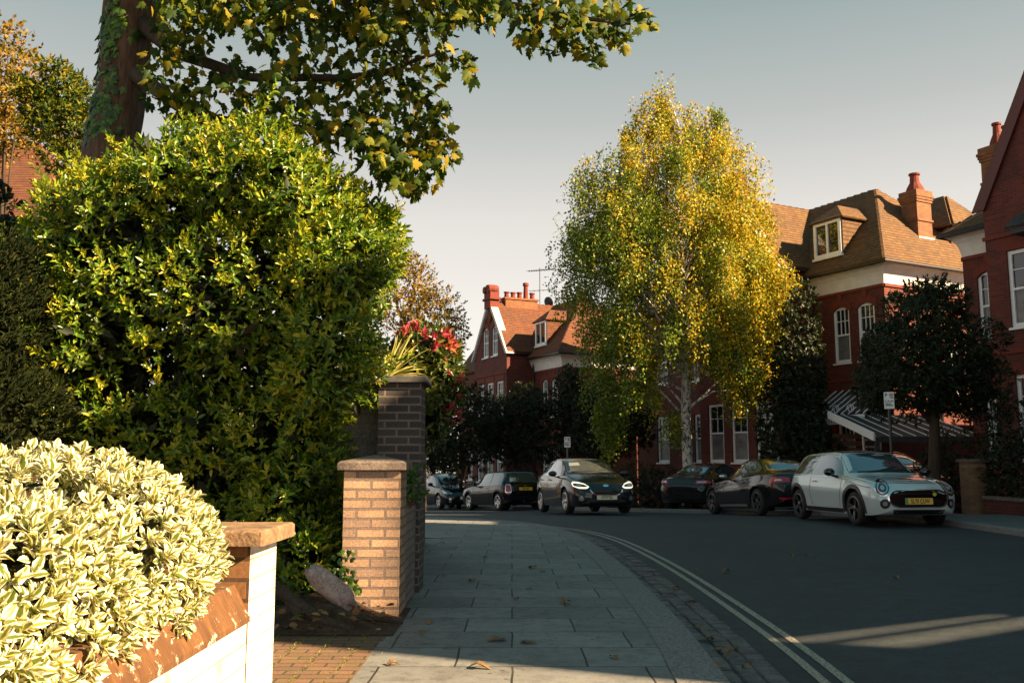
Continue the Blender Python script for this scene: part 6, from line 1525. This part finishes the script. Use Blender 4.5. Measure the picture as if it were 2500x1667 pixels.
c.patch('tax_sticker', plain('pale_sticker', (.16, .18, .18), .5), [(-.50, 1.30), (-.24, 1.315), (-.24, 1.235), (-.535, 1.22)], FRONT, .006)
c.line([(-.55, 1.055), (-.1, 1.06), (.4, 1.10)], FRONT, .008, 'wiper', M_blackplastic, c.g, .012)
c.line([(.28, -.58), (.12, -.3), (.10, 0), (.12, .3), (.28, .58)], TOP)
c.plate('LR18 RJZ', .405, FRONT, M_platewhite)
c.place(1386, 24.4, (-.22, .975), 0, 1, scale=1.03, dz=.03)
# --- black coupe seen from the rear quarter
CO = dict(L=4.43, W=1.774, R=.325, ax=(.79, 3.48), rim=M_darkalloy, spokes=5, pair=.2, sw=(.022, .016), shoulder=.06,
    zt=[(0, .52), (.05, .64), (.3, .76), (1.2, .92), (1.35, .955), (2.1, 1.35), (2.5, 1.415), (2.95, 1.395), (3.35, 1.29), (3.78, 1.075), (3.9, 1.035), (4.2, 1.02), (4.36, .985), (4.43, .80)],
    zb=[(0, .45), (.3, .68), (1.2, .84), (2, .89), (3, .93), (3.8, .965), (4.25, .95), (4.43, .70)],
    zs=[(0, .22), (.1, .18), (.4, .16), (3.9, .2), (4.3, .27), (4.43, .36)],
    wm=[(0, .60), (.08, .72), (.25, .81), (.6, .865), (1.0, .875), (2.4, .865), (3.4, .887), (3.9, .86), (4.25, .79), (4.43, .64)],
    wr=[(0, .40), (.3, .60), (1.2, .68), (1.35, .68), (2.1, .55), (2.6, .54), (3.1, .52), (3.5, .54), (3.85, .66), (4.25, .62), (4.43, .45)])
c = Car('parked_car', 'black two door coupe with red tail lamps parked just beyond the silver hatchback', CO, P_black)
c.windows([[(1.78, .935), (2.20, 1.26), (2.42, 1.32), (2.72, 1.335), (2.66, .955)], [(2.72, .957), (2.78, 1.335), (3.10, 1.28), (3.36, 1.15), (3.42, 1.06), (3.36, .985)]], [(-.62, .985), (-.52, 1.335), (0, 1.37), (.52, 1.335), (.62, .985)], [(-.60, 1.075), (-.46, 1.335), (0, 1.36), (.46, 1.335), (.60, 1.075)])
c.doors([[(1.62, .86), (1.60, .5), (1.70, .28)], [(3.02, .94), (3.05, .6), (2.92, .28)]], [(2.78, .80)])
c.mirrors(1.85, .97, .98, M_chrome, (.08, .10, .06))
for s in (-1, 1):
    fr = corner(4.3, .64, .82, -.85, .52, s); TL = [(-.24, -.045), (.18, -.045), (.23, -.09), (.25, .0), (.20, .075), (-.10, .085), (-.24, .05)]
    TL = [(s * x, y) for x, y in TL] if s > 0 else [(-x, y) for x, y in TL][::-1]
    if True: TL = [(-x, y) for x, y in TL][::-1]
    t = c.patch('tail_lamp', M_red_lamp, TL, fr, .006); c.patch('reversing_lamp', M_lens, scl(TL, .35, .3), fr, .011, t, rings=2)
    fr = corner(4.3, .52, .40, -.94, .34, s); c.patch('reflector', plain('red_reflector', (.6, .01, .05), .2), [(-.14, -.022), (.14, -.022), (.15, 0), (.14, .022), (-.14, .022), (-.15, 0)], fr, .006)
    c.patch('side_crease', c.paint, [(1.3, .76), (2.4, .79), (3.1, .82), (3.1, .80), (2.4, .765), (1.3, .735)], SIDE(s), .006, c.body)
    c.band('sill_trim', plain('grey_sill', (.16, .17, .17), .3, coat=1.0), [(1.30, .27), (2.1, .27), (2.95, .28)], [(1.30, .215), (2.1, .215), (2.95, .22)], SIDE(s), .014, closed=False)
c.patch('rear_diffuser', M_blackplastic, [(-.6, .36), (.6, .36), (.5, .26), (-.5, .26)], REAR, .005)
c.line([(-.62, .985), (0, 1.0), (.62, .985)], REAR, .012, 'boot_lip', M_gloss, c.g, .012); c.line([(-.5, .60), (.5, .60)], REAR, .006)
c.plate('', .62, REAR, M_plateyellow)
hp, _ = c.P.hit(TOP, (3.05, 0), 0); c.part('roof_aerial', c.paint, lambda mb: mb.prism([(-.09, -.01), (.09, -.01), (.08, .06), (.05, .065)], frame(hp + Vector((0, -.015, 0)), (1, 0, 0), (0, 0, 1), (0, 1, 0)), .03))
c.place(1855, 22.6, (.19, -.98), 1, -1)
# --- black hybrid liftback facing us, partly behind the wall
PR = dict(L=4.46, W=1.745, R=.315, ax=(.92, 3.62), rim=M_alloy, spokes=5, sw=(.045, .03), shoulder=.05,
    zt=[(0, .58), (.06, .68), (.3, .82), (.85, .97), (1.0, 1.02), (1.95, 1.40), (2.4, 1.485), (3.1, 1.45), (3.8, 1.28), (4.2, 1.13), (4.4, 1.0), (4.46, .8)],
    zb=[(0, .50), (.3, .70), (1.0, .88), (2, .93), (3.4, 1.0), (4.2, 1.0), (4.46, .70)],
    zs=[(0, .24), (.1, .2), (.4, .18), (4.0, .2), (4.3, .28), (4.46, .34)],
    wm=[(0, .60), (.08, .72), (.25, .81), (.6, .86), (.9, .872), (3.6, .872), (4.2, .80), (4.46, .64)],
    wr=[(0, .38), (.3, .58), (1.0, .68), (1.95, .57), (2.5, .56), (3.5, .53), (4.2, .56), (4.46, .45)])
c = Car('parked_car', 'black saloon with large pale headlamps half hidden behind the dark boundary wall', PR, P_black)
c.windows([[(1.40, .96), (2.0, 1.31), (2.42, 1.39), (2.48, .985)], [(2.54, .985), (2.50, 1.39), (3.15, 1.35), (3.75, 1.16), (3.6, 1.03)]], [(-.66, 1.04), (-.54, 1.39), (0, 1.42), (.54, 1.39), (.66, 1.04)], [(-.5, 1.1), (-.45, 1.26), (.45, 1.26), (.5, 1.1)])
c.doors([[(1.32, .9), (1.30, .5), (1.42, .32)], [(2.51, .96), (2.52, .35)]], [(2.3, .87), (3.3, .89)])
c.mirrors(1.5, .98, 1.02)
for s in (-1, 1):
    fr = corner(.35, .62, .69, .80, .60, s); HL = [(s * .27, .11), (s * -.0, .06), (s * -.22, -.05), (s * -.14, -.075), (s * .14, -.05), (s * .24, .02)]
    h = c.patch('headlight', M_lens, HL if s < 0 else HL[::-1], fr, .005)
    fr = corner(.12, .62, .38, .9, .4, s); c.patch('fog_lamp', M_lens, [(-.05, -.09), (.05, -.09), (.05, .09), (-.05, .09)], fr, .004)
c.patch('grille', M_blackplastic, [(-.4, .40), (.4, .40), (.34, .29), (-.34, .29)], FRONT, .004)
c.plate('LK', .46, FRONT, M_platewhite, y=.0)
c.place(1074, 38.2, (-.42, .91), 0, 1)
# --- dark saloon on the forecourt, tail towards us
TE = dict(L=4.69, W=1.85, R=.335, ax=(.85, 3.72), rim=M_darkalloy, spokes=5, shoulder=.06,
    zt=[(0, .52), (.06, .62), (1.0, .88), (1.2, .95), (2.2, 1.37), (2.7, 1.443), (3.3, 1.37), (3.95, 1.15), (4.35, 1.03), (4.55, 1.0), (4.65, .95), (4.69, .8)],
    zb=[(0, .45), (.3, .66), (1.2, .83), (2.4, .89), (3.6, .95), (4.4, .94), (4.69, .72)],
    zs=[(0, .22), (.4, .17), (4.1, .2), (4.5, .28), (4.69, .36)],
    wm=[(0, .62), (.1, .76), (.3, .85), (.8, .915), (3.8, .92), (4.3, .87), (4.6, .76), (4.69, .66)],
    wr=[(0, .4), (.3, .62), (1.2, .72), (2.2, .60), (2.8, .58), (3.6, .56), (4.2, .66), (4.5, .6), (4.69, .5)])
c = Car('parked_car', 'dark grey saloon on the forecourt by the birch trunk, tail to the street', TE, P_grey)
c.windows([[(1.6, .94), (2.3, 1.29), (2.62, 1.345), (2.62, .955)], [(2.68, .955), (2.68, 1.345), (3.2, 1.29), (3.75, 1.09), (3.6, 1.0)]], [(-.66, .99), (-.56, 1.36), (.56, 1.36), (.66, .99)], [(-.62, 1.09), (-.52, 1.34), (.52, 1.34), (.62, 1.09)])
c.doors([[(2.65, .95), (2.66, .3)], [(3.5, .95), (3.4, .6)]], [(2.5, .82), (3.4, .85)]); c.mirrors(1.75, 1.02, .98)
for s in (-1, 1):
    fr = corner(4.5, .66, .86, -.86, .5, s); t = c.patch('tail_lamp', M_red_lamp, [(-.24, -.05), (.24, -.05), (.26, .0), (.22, .055), (-.24, .055)], fr, .006)
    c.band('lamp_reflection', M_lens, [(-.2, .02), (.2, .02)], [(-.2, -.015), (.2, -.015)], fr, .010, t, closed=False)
c.plate('', .68, REAR, M_plateyellow, True)
c.place(1760, 28.6, (-.60, -.80), 1, 1, z=zroad(6, 29.5) + .08)
# --- dark tall car under the carport
SU = dict(FI, L=4.3, H=1.6, zt=[(x * 1.06, z * 1.09) for x, z in FI['zt']], zb=[(x * 1.06, z * 1.09) for x, z in FI['zb']], zs=[(x * 1.06, z) for x, z in FI['zs']], wm=[(x * 1.06, z * 1.05) for x, z in FI['wm']], wr=[(x * 1.06, z * 1.05) for x, z in FI['wr']], W=1.82, ax=(.9, 3.5), R=.34)
SU['L'] = FI['L'] * 1.06
c = Car('parked_car', 'black tall car under the carport behind the silver hatchback', SU, P_black)
c.windows([[(1.5, 1.06), (1.95, 1.42), (2.5, 1.52), (2.55, 1.08)], [(2.62, 1.08), (2.58, 1.52), (3.1, 1.5), (3.5, 1.3), (3.5, 1.13)]], [(-.68, 1.14), (-.58, 1.5), (0, 1.53), (.58, 1.5), (.68, 1.14), (0, 1.12)], [(-.52, 1.15), (-.46, 1.42), (.46, 1.42), (.52, 1.15)])
c.mirrors(1.5, 1.03, 1.12)
c.band('bonnet_trim', M_chrome, [(-.6, .80), (0, .83), (.6, .80)], [(-.6, .785), (0, .815), (.6, .785)], FRONT, .01, closed=False)
c.place(2165, 24.3, (-.25, .97), 0, 1, z=-.06)
